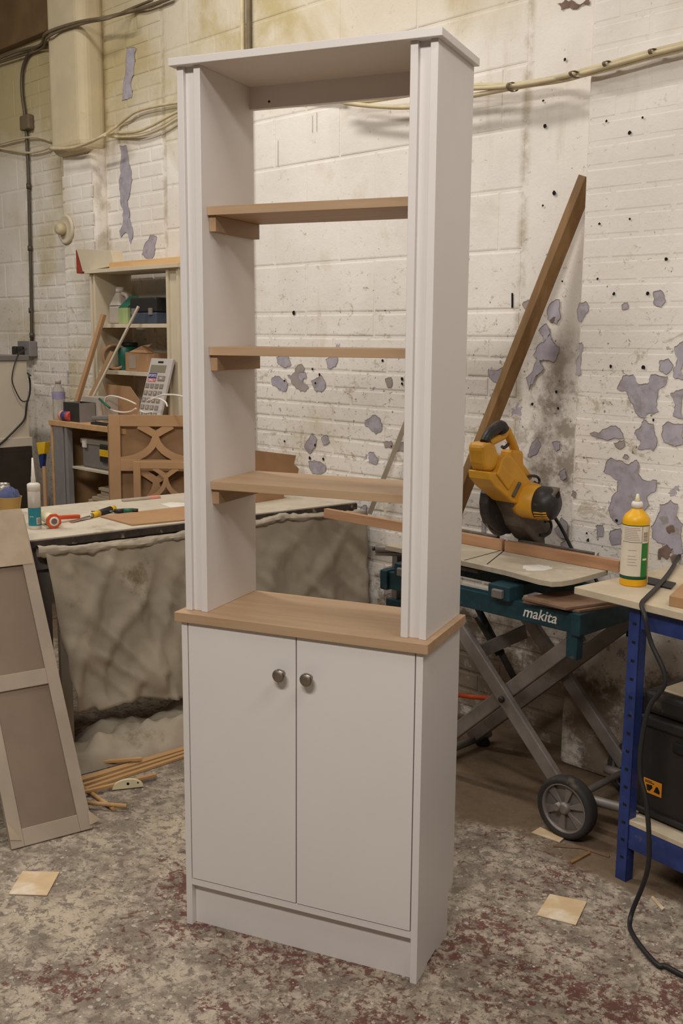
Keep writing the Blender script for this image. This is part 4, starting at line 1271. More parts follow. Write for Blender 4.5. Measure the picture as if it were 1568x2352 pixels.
wpart(MB().tube([a + d * 0.76, b], [0.0105, 0.009], 10, False), 'end_cap', M['black_pl'], SD)
wpart(MB().tube([a - d * 0.95, a], 0.0028, 8, False), 'shaft', M['steel'], SD)
q = [at_z(u, v, ZBN + 0.0005) for u, v in ((230, 1188), (303, 1208), (470, 1192), (470, 1160))]
tag(MB().prism(q, (0, 0, 0.006)).build('thin_board', M['mdf'], bevel=0.0008), 'thin tan board lying flat on the workbench beside the cabinet', 'board')
a, b = at_z(281, 1149, ZBN + 0.006), at_z(366, 1141, ZBN + 0.006)
PK = thing('plastic_scraper', 'faded pink plastic scraper at the far side of the workbench', 'scraper', ((a.x + b.x) / 2, (a.y + b.y) / 2, ZBN))
wpart(MB().bar(a, a + (b - a) * 0.72, 0.026, 0.010), 'scraper_blade', M['clear_grey'], PK, bevel=0.002)
wpart(MB().bar(a + (b - a) * 0.70, b, 0.030, 0.014), 'scraper_handle', M['pink_pl'], PK, bevel=0.004)
q = [at_z(u, v, ZBN + 0.0006) for u, v in ((368, 1158), (390, 1154), (440, 1156), (440, 1164), (392, 1166))]
tag(MB().prism(q, (0, 0, 0.001)).build('paper_slip', M['white_paint']), 'crumpled white paper slip beside the thin board', 'paper')

# cardboard box and loose card on the far end of the bench (seen through the shelves)
p0, p1 = at_z(607, 1152, ZBN), at_z(652, 1145, ZBN)
ex = (p1 - p0).normalized()
ey = Vector((-ex.y, ex.x, 0))
if ey.dot(p0 - CAMP) < 0:
    ey = -ey
w1 = (p1 - p0).length
BX = thing('carton', 'open brown cardboard carton at the wall end of the workbench', 'box', (p0.x, p0.y, ZBN))
cmx = frame(p0, ex, ey)
if cmx.to_3x3().col[2].z < 0:
    cmx = frame(p0, ex, ey)
h_ = 0.10
xl = -0.16


def cbox(x0, x1, y0, y1, z0, z1, name):
    return wpart(MB().box(x0, x1, y0, y1, z0, z1, cmx), name, M['card'], BX)


cbox(xl, w1, 0, 0.003, 0, h_, 'carton_wall')
cbox(xl, w1, 0.157, 0.160, 0, h_, 'carton_wall')
cbox(xl, xl + 0.003, 0.003, 0.157, 0, h_, 'carton_wall')
cbox(w1 - 0.003, w1, 0.003, 0.157, 0, h_, 'carton_wall')
cbox(xl + 0.003, w1 - 0.003, 0.003, 0.157, 0, 0.003, 'carton_base')
pf = cmx @ Vector((0, 0.160, h_))
fl = [at_plane(u, v, pf, ey) for u, v in ((575, 1033), (680, 1046), (675, 1066), (686, 1076), (683, 1094), (575, 1090))]
wpart(MB().prism(fl, ey * 0.004), 'carton_flap', M['card'], BX)

# ------------------------------------------------------------------ far table, shelf unit and their clutter
M['oak_edge'] = mat_plain('worn_wood_edge', (190, 150, 106), 0.6, var=0.08, scale=18)
M['grey_steel'] = mat_plain('grey_steel_leg', (136, 130, 128), 0.5, 0.2, var=0.06)
M['dark_wood'] = mat_plain('dark_cupboard', (54, 44, 34), 0.8, var=0.1)
M['cream_lam'] = mat_plain('cream_laminate', (206, 192, 166), 0.6, var=0.05, scale=4)
M['white_enamel'] = mat_plain('off_white_enamel', (206, 194, 174), 0.5, var=0.04, scale=3)
M['grey_pl'] = mat_plain('grey_plastic', (124, 118, 112), 0.5, var=0.05)
ZTB = 1.146
TBL = thing('storage_table', 'tall wooden table with grey steel legs against the far wall', 'table', (-4.45, 3.05, 0))


def tbox(x0, x1, y0, y1, z0, z1, name, mat, par=TBL, **k):
    return wpart(MB().box(x0, x1, y0, y1, z0, z1), name, mat, par, **k)


tbox(-5.10, -4.375, 2.75, 3.34, ZTB - 0.028, ZTB, 'table_top', M['oak_edge'], bevel=0.002)
tbox(-5.095, -5.075, 2.76, 3.33, 0, ZTB - 0.028, 'side_panel', M['oak_edge'], bevel=0.001)
tbox(-5.06, -4.96, 2.755, 2.80, 0, ZTB - 0.028, 'leg', M['grey_steel'], bevel=0.003)
tbox(-4.945, -4.92, 2.755, 2.79, 0, ZTB - 0.028, 'leg', M['grey_steel'], bevel=0.003)
tbox(-4.44, -4.39, 2.77, 2.81, 0, ZTB - 0.028, 'leg', M['grey_steel'], bevel=0.003)
tbox(-5.07, -4.38, 3.31, 3.325, 0, ZTB - 0.03, 'back_panel', M['dark_wood'])
tbox(-4.92, -4.44, 2.78, 3.31, 0.900, 0.912, 'inner_shelf', M['mdf_dust'], bevel=0.001)
tbox(-4.92, -4.44, 2.78, 3.31, 0.700, 0.712, 'inner_shelf', M['mdf_dust'], bevel=0.001)
tbox(-4.92, -4.44, 2.78, 3.31, 0.30, 0.312, 'inner_shelf', M['mdf_dust'], bevel=0.001)
CS = thing('tool_case', 'black tool case with yellow panel inside the far table', 'case', (-4.66, 2.93, 0.912))
tbox(-4.87, -4.46, 2.815, 3.05, 0.912, 1.045, 'case_body', M['grey_pl'], CS, bevel=0.008)
tbox(-4.88, -4.45, 2.808, 3.055, 1.035, 1.062, 'case_lid', M['clear_grey'], CS, bevel=0.006)
tbox(-4.675, -4.53, 2.798, 2.816, 0.955, 1.045, 'case_handle', M['black_pl'], CS, bevel=0.006)
tbox(-4.665, -4.54, 2.792, 2.800, 0.985, 1.02, 'yellow_panel', M['yellow_pl'], CS, bevel=0.002)
for x in (-4.83, -4.50):
    tbox(x - 0.018, x + 0.018, 2.800, 2.812, 1.015, 1.06, 'case_latch', M['white_plastic'], CS, bevel=0.003)
random.seed(11)
M['dust_ply'] = mat_plain('dusty_offcut', (166, 148, 124), 0.8, var=0.1, scale=12)
zz = 0.7125
place = ['at the bottom', 'second from the bottom', 'third from the bottom', 'fourth from the bottom', 'second from the top', 'on the top']
for i in range(6):
    th = random.uniform(0.012, 0.022)
    dx_ = random.uniform(-0.05, 0.05)
    pts = [(-4.84 + dx_ * .5 + 0.03 * i, 2.80 + random.uniform(0, .02), zz), (-4.50 + dx_ * .5, 2.80 + random.uniform(0, .03), zz), (-4.50 + dx_ * .5, 3.2, zz), (-4.84 + dx_ * .5, 3.2, zz)]
    tag(MB().prism(pts, (0, 0, th)).build('board_offcut', M['dust_ply'], bevel=0.001), 'dusty board offcut %s of the stack inside the far table' % place[i], 'offcut')
    zz += th + 0.001
# yellow and blue dustpan brush hung on the table side
pb0 = at_y(94, 1030, 2.80)
BR = thing('hand_brush', 'yellow and blue long brush standing upright beside the far table', 'brush', (pb0.x, 2.81, 0))
pa = [at_y(u, v, 2.80) for u, v in ((83, 1017), (104, 1015), (101, 1042), (88, 1044))]
wpart(MB().prism(pa, (0, 0.03, 0)), 'bristle_block', M['yellow_pl'], BR, bevel=0.002)
pa = [at_y(u, v, 2.805) for u, v in ((88, 1045), (100, 1043), (97, 1075), (92, 1075))]
wpart(MB().prism(pa, (0, 0.02, 0)), 'brush_neck', M['blue'], BR, bevel=0.002)
wpart(MB().tube([(pb0.x, 2.815, 0.0), (pb0.x, 2.815, pa[2].z + 0.01)], 0.011, 10, False), 'brush_handle', M['mdf_dark'], BR)

# raw MDF fretwork panels leaning on the table front


def fret(tx, label, corner, ex_, h, wdt, st, y_, tilt, mat, dflt):
    """frame panel: stiles, rails and crossing arcs in a local x-z plane"""
    T = thing('fretwork_panel', label, 'panel', corner, 0.0)
    mt = Matrix.Translation(corner) @ Matrix.Rotation(ex_, 4, 'Z') @ Matrix.Rotation(tilt, 4, 'X')
    th = 0.018

    def bx_(x0, x1, z0, z1, nm):
        wpart(MB().box(x0, x1, 0, th, z0, z1, mt), nm, mat, T, bevel=0.0015)
    bx_(0, st, 0, h, 'stile')
    bx_(wdt - st, wdt, 0, h, 'stile')
    n = dflt
    zs = [h - k * (h / n) for k in range(n + 1)]
    for k, z in enumerate(zs):
        z = min(max(z, st / 2), h - st / 2)
        bx_(st, wdt - st, z - st / 2, z + st / 2, 'rail')
    bw = st * 0.62
    hw = wdt / 2 - st * 0.6
    for k in range(n):
        zt_ = zs[k] - st * (0.9 if k == 0 else 0.4)
        zb__ = zs[k + 1] + st * 0.4
        hh = zt_ - zb__
        zc_ = zt_ - hh * 0.28
        for sx in (-1, 1):
            ctr = [(hw * 0.42 * (1 - q_ / 4) ** 1.2, zt_ - hh * 0.28 * q_ / 4) for q_ in range(4)]
            ctr += [(hw * (1 - math.cos(q_ / 10 * math.pi / 2)), zc_ - hh * 0.72 * math.sin(q_ / 10 * math.pi / 2)) for q_ in range(11)]
            po, pi_ = [], []
            for q_ in range(len(ctr)):
                a_, b_ = ctr[max(q_ - 1, 0)], ctr[min(q_ + 1, len(ctr) - 1)]
                tx_, tz_ = b_[0] - a_[0], b_[1] - a_[1]
                ln_ = math.hypot(tx_, tz_)
                nx_, nz_ = -tz_ / ln_ * bw / 2, tx_ / ln_ * bw / 2
                po.append((ctr[q_][0] + nx_, ctr[q_][1] + nz_))
                pi_.append((ctr[q_][0] - nx_, ctr[q_][1] - nz_))
            V_ = [mt @ Vector((wdt / 2 + sx * a_, 0.001 + 0.0006 * (sx > 0), b_)) for a_, b_ in po + pi_[::-1]]
            wpart(MB().prism(V_, mt.to_3x3() @ Vector((0, th - 0.003, 0))), 'arc', mat, T)
    return T


FA = math.radians(46)
fz = at_y(252, 952, 2.70).z
fret('f', 'tall raw brown fretwork panel leaning on the far table', Vector((-4.372, 2.660, 0.0)), FA, fz, 0.45, 0.055, 2.6, math.radians(-2.2), M['mdf'], 5)
fq = at_y(309, 1062, 2.72)
fret('f', 'shorter raw brown fretwork panel in front of the tall one', Vector((-4.245, 2.715, 0.0)), FA, fq.z, 0.31, 0.034, 2.6, math.radians(-1.6), M['mdf'], 5)
pbm = Matrix.Translation((-4.395, 2.664, 0)) @ Matrix.Rotation(FA, 4, 'Z') @ Matrix.Rotation(math.radians(-2.0), 4, 'X')
tag(MB().box(0.0, 0.43, 0.020, 0.030, 0, fz - 0.05, pbm).build('plain_board', M['mdf_dark'], bevel=0.001), 'plain brown board standing behind the fretwork panels', 'board')

# white shelf unit standing on the table
SU = thing('shelf_unit', 'small cream shelf unit standing on the far table', 'shelf unit', (-4.80, 3.22, ZTB))
SX0, SX1, SY0, SY1 = -5.225, -4.385, 3.10, 3.335
ZS = 1.925
for x in (SX0, SX0 + 0.036, SX1 - 0.110, SX1 - 0.020):
    tbox(x, x + 0.018, SY0, SY1, ZTB, ZS, 'upright_board', M['cream_lam'], SU, bevel=0.001)
tbox(SX0 - 0.02, SX1 + 0.02, SY0 - 0.02, SY1, ZS, ZS + 0.020, 'shelf_top', M['cream_lam'], SU, bevel=0.001)
tbox(SX0 + 0.018, SX0 + 0.036, SY0 + 0.012, SY1, ZTB, ZS, 'upright_infill', M['cream_lam'], SU)
tbox(SX1 - 0.092, SX1 - 0.02, SY0 + 0.012, SY1, ZTB, ZS, 'upright_infill', M['cream_lam'], SU)
for z in (1.652, 1.400):
    tbox(SX0 + 0.054, SX1 - 0.110, SY0 + 0.01, SY1 - 0.005, z - 0.02, z, 'shelf', M['cream_lam'], SU, bevel=0.001)
tag(MB().box(-5.02, -4.36, SY0 + 0.0, SY1 - 0.03, ZS + 0.021, ZS + 0.052).build('pine_board', mat_wood('pine_board', (228, 190, 138), (204, 160, 108), 'X'), bevel=0.001), 'pale pine board lying on top of the shelf unit', 'board')
# white box with red side leaning on top
BXW = thing('folded_box', 'cream box with red side tilted on the shelf unit top', 'box', (-5.2, 3.2, ZS + 0.021))
fq = [at_y(u, v, 3.14) for u, v in ((174, 572), (256, 575), (263, 612), (205, 628), (186, 622))]
fq = [at_y(u, v, 3.12) for u, v in ((175, 571), (254, 575), (262, 610), (190, 624))]
wpart(MB().prism(fq, (0, 0.07, 0)), 'box_lid', M['cream_lam'], BXW, bevel=0.001)
fr = [at_y(u, v, 3.125) for u, v in ((174, 574), (190, 625), (176, 628))]
wpart(MB().prism(fr, (0, 0.06, 0)), 'red_side', mat_plain('dull_red_card', (150, 58, 44), 0.7), BXW)

# leaning sticks in front of the shelf unit
for (a, ya), (b, yb_), wdt, hgt, mt, lb_ in ((((238, 722), 3.06), ((176, 925), 2.93), 0.030, 0.020, 'mdf', 'brown wooden batten leaning at the left upright of the shelf unit'),
                                           (((318, 704), 3.085), ((212, 915), 2.95), 0.014, 0.010, 'mdf_dust', 'thin pale stick leaning across the shelf unit'),
                                           (((258, 808), 3.085), ((208, 912), 2.97), 0.030, 0.012, 'mdf_dark', 'short dark batten leaning behind the thin pale stick')):
    A, B = at_y(*a, ya), at_y(*b, yb_)
    d = (B - A).normalized()
    B = A + d * ((ZTB + 0.012 - A.z) / d.z)
    tag(MB().bar(B, A, wdt, hgt, (0, 1, 0)).build('leaning_batten', M[mt], bevel=0.001), lb_, 'batten')

# shelf contents
z1, z2 = 1.6525, 1.4005


def on(u, y, z):
    d = ray(u, 760)
    return Vector((d.x * y / d.y, y, z))


c = on(281, 3.2, z1)
JG = thing('plastic_jug', 'cloudy plastic jug with handle on the upper shelf', 'jug', c)
MB().box(-0.055, 0.055, -0.05, 0.05, 0, 0.10).add([(-.055, -.05, .10), (.055, -.05, .10), (.055, .05, .10), (-.055, .05, .10), (-.03, -.02, .175), (.0, -.02, .175), (.0, .02, .175), (-.03, .02, .175)], [(0, 1, 5, 4), (1, 2, 6, 5), (2, 3, 7, 6), (3, 0, 4, 7), (4, 5, 6, 7)]).build('jug_body', M['clear_grey'], JG, bevel=0.012, seg=3)
MB().tube([(0.01, 0, 0.165), (0.055, 0, 0.15), (0.065, 0, 0.11), (0.05, 0, 0.06)], 0.012, 10).build('jug_handle', M['clear_grey'], JG)
MB().lathe([(0.022, 0.172), (0.022, 0.20)], (-.016, 0, 0), 18).build('jug_cap', M['white_plastic'], JG)
c = on(305, 3.19, z1)
GBX = thing('green_carton', 'bright green carton beside the plastic jug', 'carton', c)
M['lime'] = mat_plain('lime_green_card', (160, 174, 118), 0.6)
M['navy'] = mat_plain('navy_plastic', (66, 74, 88), 0.5, var=0.08)
MB().box(-0.045, 0.045, -0.06, 0.06, 0, 0.085).build('carton_body', M['lime'], GBX, bevel=0.002)
MB().add([(-.045, -.06, .086), (.045, -.06, .086), (.07, .0, .15), (-.02, .0, .15)], [(0, 1, 2, 3)]).build('carton_flap', M['green_pl'], GBX, solid=0.002)
c = on(356, 3.2, z1)
DC = thing('drill_case', 'dark blue and black drill case on the upper shelf', 'case', c)
MB().box(-0.13, 0.115, -0.07, 0.07, 0, 0.058).build('case_base', M['navy'], DC, bevel=0.006)
MB().box(-0.13, 0.115, -0.07, 0.07, 0.060, 0.135).build('case_lid', M['black_pl'], DC, bevel=0.008)
for x in (-0.09, 0.07):
    MB().box(x - 0.015, x + 0.015, -0.078, -0.068, 0.045, 0.08).build('case_latch', M['grey_pl'], DC, bevel=0.002)
c = on(262, 3.2, z2)
RG = thing('cardboard_ring', 'cardboard roll of tape standing on the lower shelf', 'roll', c)
rm = Matrix.Translation((0, 0, 0.073)) @ Matrix.Rotation(math.radians(62), 4, 'Z') @ Matrix.Rotation(math.pi / 2, 4, 'X')
MB().lathe([(0.058, -0.05), (0.072, -0.05), (0.072, 0.05), (0.058, 0.05), (0.058, -0.05)], seg=28, mat=rm, caps=False).build('roll_body', M['card'], RG)
c = on(294, 3.262, z2)
PT = thing('green_jar', 'dark green jar between the tape roll and carton', 'jar', c)
MB().lathe([(0.055, 0), (0.058, 0.005), (0.058, 0.125), (0.05, 0.13)], seg=24).build('jar_body', M['green_pl'], PT)
MB().lathe([(0.052, 0.128), (0.052, 0.150), (0.045, 0.153)], seg=24).build('jar_lid', M['black_pl'], PT)
c = on(338, 3.2, z2)
OC = thing('open_carton', 'opened brown carton with folded flap on the lower shelf', 'carton', c)
MB().box(-0.135, 0.14, -0.055, 0.08, 0, 0.10).build('carton_body', M['card'], OC, bevel=0.001)
MB().add([(-.10, -.057, .101), (.14, -.06, .101), (.17, -.085, .12), (.14, -.09, .135), (.05, .0, .15), (-.06, .0, .135)], [(0, 1, 2, 3, 4, 5)]).build('carton_flap', M['card'], OC, solid=0.003)
MB().box(-0.095, -0.03, -0.057, -0.0555, 0.015, 0.085).build('carton_label', M['print_grey'], OC)
# card sheet on the bottom of the unit
fq = [at_y(u, v, 3.06) for u, v in ((237, 882), (298, 888), (320, 920), (318, 962), (262, 962))]
for q_ in fq[-2:]:
    q_.z = ZTB + 0.002
tag(MB().prism(fq, (0, 0.004, 0)).build('card_sheet', M['card']), 'torn brown card sheet propped under the lower shelf', 'card')

# big calculator
cb0, cb1 = at_y(312, 962, 2.985), at_y(361, 962, 2.985)
cb0.z = cb1.z = ZTB + 0.001
ct0, ct1 = at_y(335, 823, 3.085), at_y(388, 825, 3.085)
cm = frame(cb0, cb1 - cb0, ct0 - cb0)
cw = (cb1 - cb0).length
chh = (ct0 - cb0).length
CA = thing('giant_calculator', 'oversized silver desk calculator leaning on the shelf unit', 'calculator', (cb0 + cb1) / 2)
up = cm.to_3x3() @ Vector((0, 0, 1))
sg = 1 if up.dot(CAMP - cb0) > 0 else -1
M['calc'] = mat_plain('silver_plastic', (186, 178, 172), 0.45, var=0.02)
M['calc_key'] = mat_plain('grey_key', (136, 126, 114), 0.5, var=0.03)
M['lcd'] = mat_plain('grey_lcd', (132, 124, 106), 0.3, var=0.03)
M['navy_print'] = mat_plain('navy_print', (62, 58, 112), 0.5, var=0.02)
M['red_print'] = mat_plain('red_print', (186, 76, 68), 0.5, var=0.02)


def cbx(x0, x1, y0, y1, z0, z1, nm, mt, par=CA, **k):
    zz_ = sorted((z0 * sg, z1 * sg))
    return wpart(MB().box(x0 * cw, x1 * cw, y0 * chh, y1 * chh, zz_[0], zz_[1], cm), nm, M[mt], par, **k)


cbx(0, 1, 0, 1, -0.018, 0, 'calculator_body', 'calc', bevel=0.004)
cbx(0.10, 0.80, 0.785, 0.895, 0, 0.0015, 'display', 'lcd')
cbx(0.38, 0.62, 0.925, 0.955, 0, 0.001, 'solar_cell', 'black_pl')
lo_ = cbx(0.08, 0.46, 0.685, 0.775, 0, 0.0008, 'logo_panel', 'navy_print')
lr_ = cbx(0.08, 0.46, 0.640, 0.690, 0, 0.0012, 'logo_panel', 'red_print')
for body, yy_, par in (('SPORTS', 0.732, lo_), ('DIRECT', 0.664, lr_)):
    tm = cm @ Matrix.Translation((0.27 * cw, yy_ * chh, 0.0016 * sg))
    if sg < 0:
        tm = tm @ Matrix.Scale(-1, 4, Vector((0, 0, 1)))
    text_part('lettering', body, M['white_plastic'], par, tm, 0.0195, 0.0002)
k0 = cbx(0.54, 0.86, 0.660, 0.735, 0, 0.004, 'key', 'calc_key', bevel=0.001)
text_part('lettering', 'MRC', M['white_plastic'], k0, cm @ Matrix.Translation((0.70 * cw, 0.697 * chh, 0.0042 * sg)), 0.014, 0.0002)
for r_i in range(5):
    for c_i in range(4):
        x = 0.06 + c_i * 0.215
        y = 0.545 - r_i * 0.108
        kk = cbx(x, x + 0.155, y, y + 0.066, 0, 0.004, 'key', 'calc_key', bevel=0.001)
        ch_ = ['', '789÷', '456×', '123-', '0.=+'][r_i]
        if ch_:
            text_part('lettering', ch_[c_i], M['white_plastic'], kk, cm @ Matrix.Translation(((x + 0.0775) * cw, (y + 0.033) * chh, 0.0042 * sg)), 0.016, 0.0002)

# power strip and white leads
a, b = at_y(299, 936, 2.96), at_y(392, 942, 2.96)
a.z = b.z = ZTB + 0.028
PS = thing('power_strip', 'white power strip with coiled white lead on the far table', 'power strip', ((a.x + b.x) / 2, 2.93, ZTB))
wpart(MB().box(a.x, b.x, 2.935, 2.985, ZTB + 0.002, ZTB + 0.044), 'strip_body', M['white_plastic'], PS, bevel=0.006)
for x in (0.62, 0.68):
    wpart(MB().box(a.x + (b.x - a.x) * x, a.x + (b.x - a.x) * (x + .025), 2.9335, 2.936, ZTB + 0.018, ZTB + 0.028), 'socket_slot', M['black_hole'], PS)
for px in ([(312, 928), (290, 918), (262, 910), (245, 912), (240, 925), (252, 940), (280, 947), (300, 945), (312, 938)],
           [(384, 934), (380, 924), (366, 916), (350, 915), (338, 922)], [(345, 920), (370, 908), (400, 907), (425, 912)], [(322, 944), (335, 948), (350, 946)]):
    pts = [at_y(u, v, 2.89) for u, v in px]
    for q_ in pts:
        q_.z = max(q_.z, ZTB + 0.006)
    wpart(MB().tube(pts, 0.0045, 8), 'white_lead', M['white_plastic'], PS)

# small things on the left of the table top
zq = ZTB + 0.0005


def ont(u, y):
    d = ray(u, 950)
    return Vector((d.x * y / d.y, y, zq))


c = ont(136, 2.80)
WB = thing('water_bottle', 'clear plastic water bottle with lilac label on the table', 'bottle', c)
gl = G('clear_plastic')
gl.b.inputs['Transmission Weight'].default_value = 0.75
gl.b.inputs['IOR'].default_value = 1.2
M['clear'] = gl.done(lin((226, 222, 214)), 0.15)
MB().lathe([(0.028, 0), (0.033, 0.006), (0.033, 0.05), (0.030, 0.06), (0.033, 0.07), (0.033, 0.14), (0.028, 0.165), (0.014, 0.185), (0.013, 0.192)], seg=24).build('bottle_body', M['clear'], WB)
MB().lathe([(0.0345, 0.110), (0.0345, 0.145)], seg=24, caps=False).build('bottle_label', mat_plain('lilac_label', (150, 142, 172), 0.5), WB)
MB().lathe([(0.0155, 0.190), (0.0155, 0.208), (0.014, 0.210)], seg=20).build('bottle_cap', M['clear_grey'], WB)
c = ont(152, 2.785)
EC = thing('drink_can', 'small blue and red drink can lying by the black box', 'can', c)
ecm = Matrix.Translation((0, 0, 0.026)) @ Matrix.Rotation(math.pi / 2, 4, 'Y')
MB().lathe([(0.022, -0.05), (0.026, -0.045), (0.026, -0.018)], seg=20, mat=ecm).build('can_end', M['pink_pl'], EC)
MB().lathe([(0.0262, -0.018), (0.0262, 0.022)], seg=20, mat=ecm).build('can_body', M['navy_print'], EC)
MB().lathe([(0.0262, 0.022), (0.026, 0.045), (0.022, 0.05)], seg=20, mat=ecm).build('can_end', M['red_print'], EC)
c = ont(183, 2.83)
BKB = thing('black_box', 'small black open box on the corner of the table', 'box', c)
MB().box(-0.078, 0.078, -0.05, -0.047, 0, 0.098).build('box_front', M['black_pl'], BKB)
MB().box(-0.078, 0.078, 0.047, 0.05, 0, 0.098).build('box_back', M['black_pl'], BKB)
for s_ in (-0.078, 0.075):
    MB().box(s_, s_ + 0.003, -0.047, 0.047, 0, 0.098).build('box_side', M['grey_pl'], BKB)
MB().box(-0.075, 0.075, -0.047, 0.047, 0, 0.003).build('box_bottom', M['black_pl'], BKB)
c = ont(229, 2.93)
GYB = thing('grey_card_box', 'grey card box with a green pen behind the black box', 'box', c)
MB().box(-0.09, 0.10, -0.05, 0.05, 0, 0.125).build('box_body', M['clear_grey'], GYB, bevel=0.001)
A, B = at_y(228, 916, 2.87), at_y(252, 937, 2.87)
tag(MB().tube([A, B], 0.006, 10, False).build('green_pen', M['green_pl']), 'green marker pen leaning on the grey card box', 'pen')
A = ont(214, 2.785)
STP = thing('stapler', 'black and grey stapler on the table edge', 'stapler', A)
MB().box(-0.0, 0.17, -0.018, 0.018, 0.0, 0.012).build('stapler_base', M['black_pl'], STP, bevel=0.003)
MB().add([(0.0, -.016, .018), (0.17, -.016, .03), (0.17, .016, .03), (0.0, .016, .018), (0.0, -.016, .04), (0.17, -.016, .055), (0.17, .016, .055), (0.0, .016, .04)], [(3, 2, 1, 0), (4, 5, 6, 7), (0, 1, 5, 4), (1, 2, 6, 5), (2, 3, 7, 6), (3, 0, 4, 7)]).build('stapler_arm', M['grey_pl'], STP, bevel=0.006)

# ------------------------------------------------------------------ appliance at the far left
AP = thing('white_appliance', 'off-white appliance cabinet standing on a dark cupboard', 'appliance', (-5.95, 2.6, 0.955))
tbox(-6.35, -5.60, 2.25, 2.90, 0.985, 1.445, 'appliance_body', M['white_enamel'], AP, bevel=0.004)
tbox(-6.36, -5.59, 2.24, 2.91, 0.957, 1.008, 'base_trim', M['white_enamel'], AP, bevel=0.002)
tbox(-6.36, -5.59, 2.24, 2.91, 1.445, 1.476, 'grey_top', M['grey_pl'], AP, bevel=0.003)
DK = thing('dark_cupboard', 'dark open cupboard under the off-white appliance', 'cupboard', (-5.95, 2.6, 0))
for z in (0.93, 0.50, 0.10):
    tbox(-6.35, -5.58, 2.25, 2.90, z, z + 0.025, 'cupboard_shelf', M['dark_wood'], DK, bevel=0.001)
tbox(-6.35, -5.58, 2.88, 2.90, 0, 0.93, 'cupboard_back', M['dark_wood'], DK)
tbox(-6.35, -6.33, 2.25, 2.88, 0, 0.93, 'cupboard_side', M['dark_wood'], DK)
tbox(-5.60, -5.58, 2.25, 2.88, 0, 0.93, 'cupboard_side', M['dark_wood'], DK)
tag(MB().box(-5.80, -5.62, 2.30, 2.72, 1.477, 1.535).build('green_case', mat_plain('olive_case', (98, 92, 72), 0.6), bevel=0.004), 'olive flat case on top of the white appliance', 'case')
sk = at_y(64, 801, 3.33)
SKT = thing('power_socket', 'grey metal wall socket with black plugs above the appliance', 'socket', (sk.x, 3.345, sk.z - 0.05))
tbox(sk.x - 0.085, sk.x + 0.075, 3.30, 3.358, sk.z - 0.05, sk.z + 0.05, 'socket_box', M['grey_steel'], SKT, bevel=0.006)
for dx_ in (-0.075, 0.0):
    pc = Vector((sk.x + dx_ - 0.01, 3.292, sk.z - 0.015))
    wpart(MB().box(pc.x - 0.027, pc.x + 0.027, pc.y - 0.022, pc.y + 0.008, pc.z - 0.03, pc.z + 0.03), 'plug', M['black_pl'], SKT, bevel=0.010, seg=3)
XA = -5.578
cpts = [at_x(u, v, XA) for u, v in ((38, 822), (29, 855), (29, 880), (45, 915), (56, 922), (66, 918))]
wpart(MB().tube([Vector((sk.x - 0.08, 3.27, sk.z - 0.045)), Vector((-5.75, 2.98, 1.51)), at_x(44, 814, XA - 0.03)] + cpts, 0.0032, 8), 'plug_lead', M['black_pl'], SKT)
cpts = [at_x(u, v, XA) for u, v in ((66, 862), (69, 880), (68, 905), (61, 930), (57, 960), (40, 982), (0, 1020), (-30, 1035))]
wpart(MB().tube([Vector((sk.x, 3.27, sk.z - 0.045)), Vector((sk.x + 0.02, 3.20, 1.42)), Vector((-5.75, 2.99, 1.36))] + cpts, 0.0055, 8), 'plug_lead', M['black_pl'], SKT)

# ------------------------------------------------------------------ wall fittings, conduit and cables
M['conduit'] = mat_plain('dark_conduit', (96, 86, 74), 0.5, 0.4, var=0.1)
M['cable_cream'] = mat_plain('painted_cable', (204, 188, 152), 0.6, var=0.08)
M['cable_dark'] = mat_plain('dusty_dark_cable', (112, 98, 76), 0.65, var=0.1)
CD = thing('conduit_pipe', 'dark metal conduit pipe rising from the wall socket', 'conduit', (sk.x, 3.34, sk.z + 0.05))
yc = YW - 0.018
cpx = [(73, 783), (71, 640), (69, 560), (66, 430), (63, 350), (58, 270), (51, 215), (51, 170), (58, 140), (72, 118), (100, 102), (118, 96)]
wpart(MB().tube([at_y(u, v, yc) for u, v in cpx], 0.0105, 10), 'pipe', M['conduit'], CD)
for u, v in ((73, 770), (71, 713), (69, 570), (66, 428)):
    c = at_y(u, v, yc)
    wpart(MB().lathe([(0.015, -0.016), (0.015, 0.016)], c, 12), 'coupling', M['conduit'], CD)
c = at_y(62, 282, YW - 0.02)
wpart(MB().box(c.x - 0.055, c.x + 0.06, YW - 0.045, YW - 0.002, c.z - 0.045, c.z + 0.045), 'junction_box', M['cable_dark'], CD, bevel=0.01)

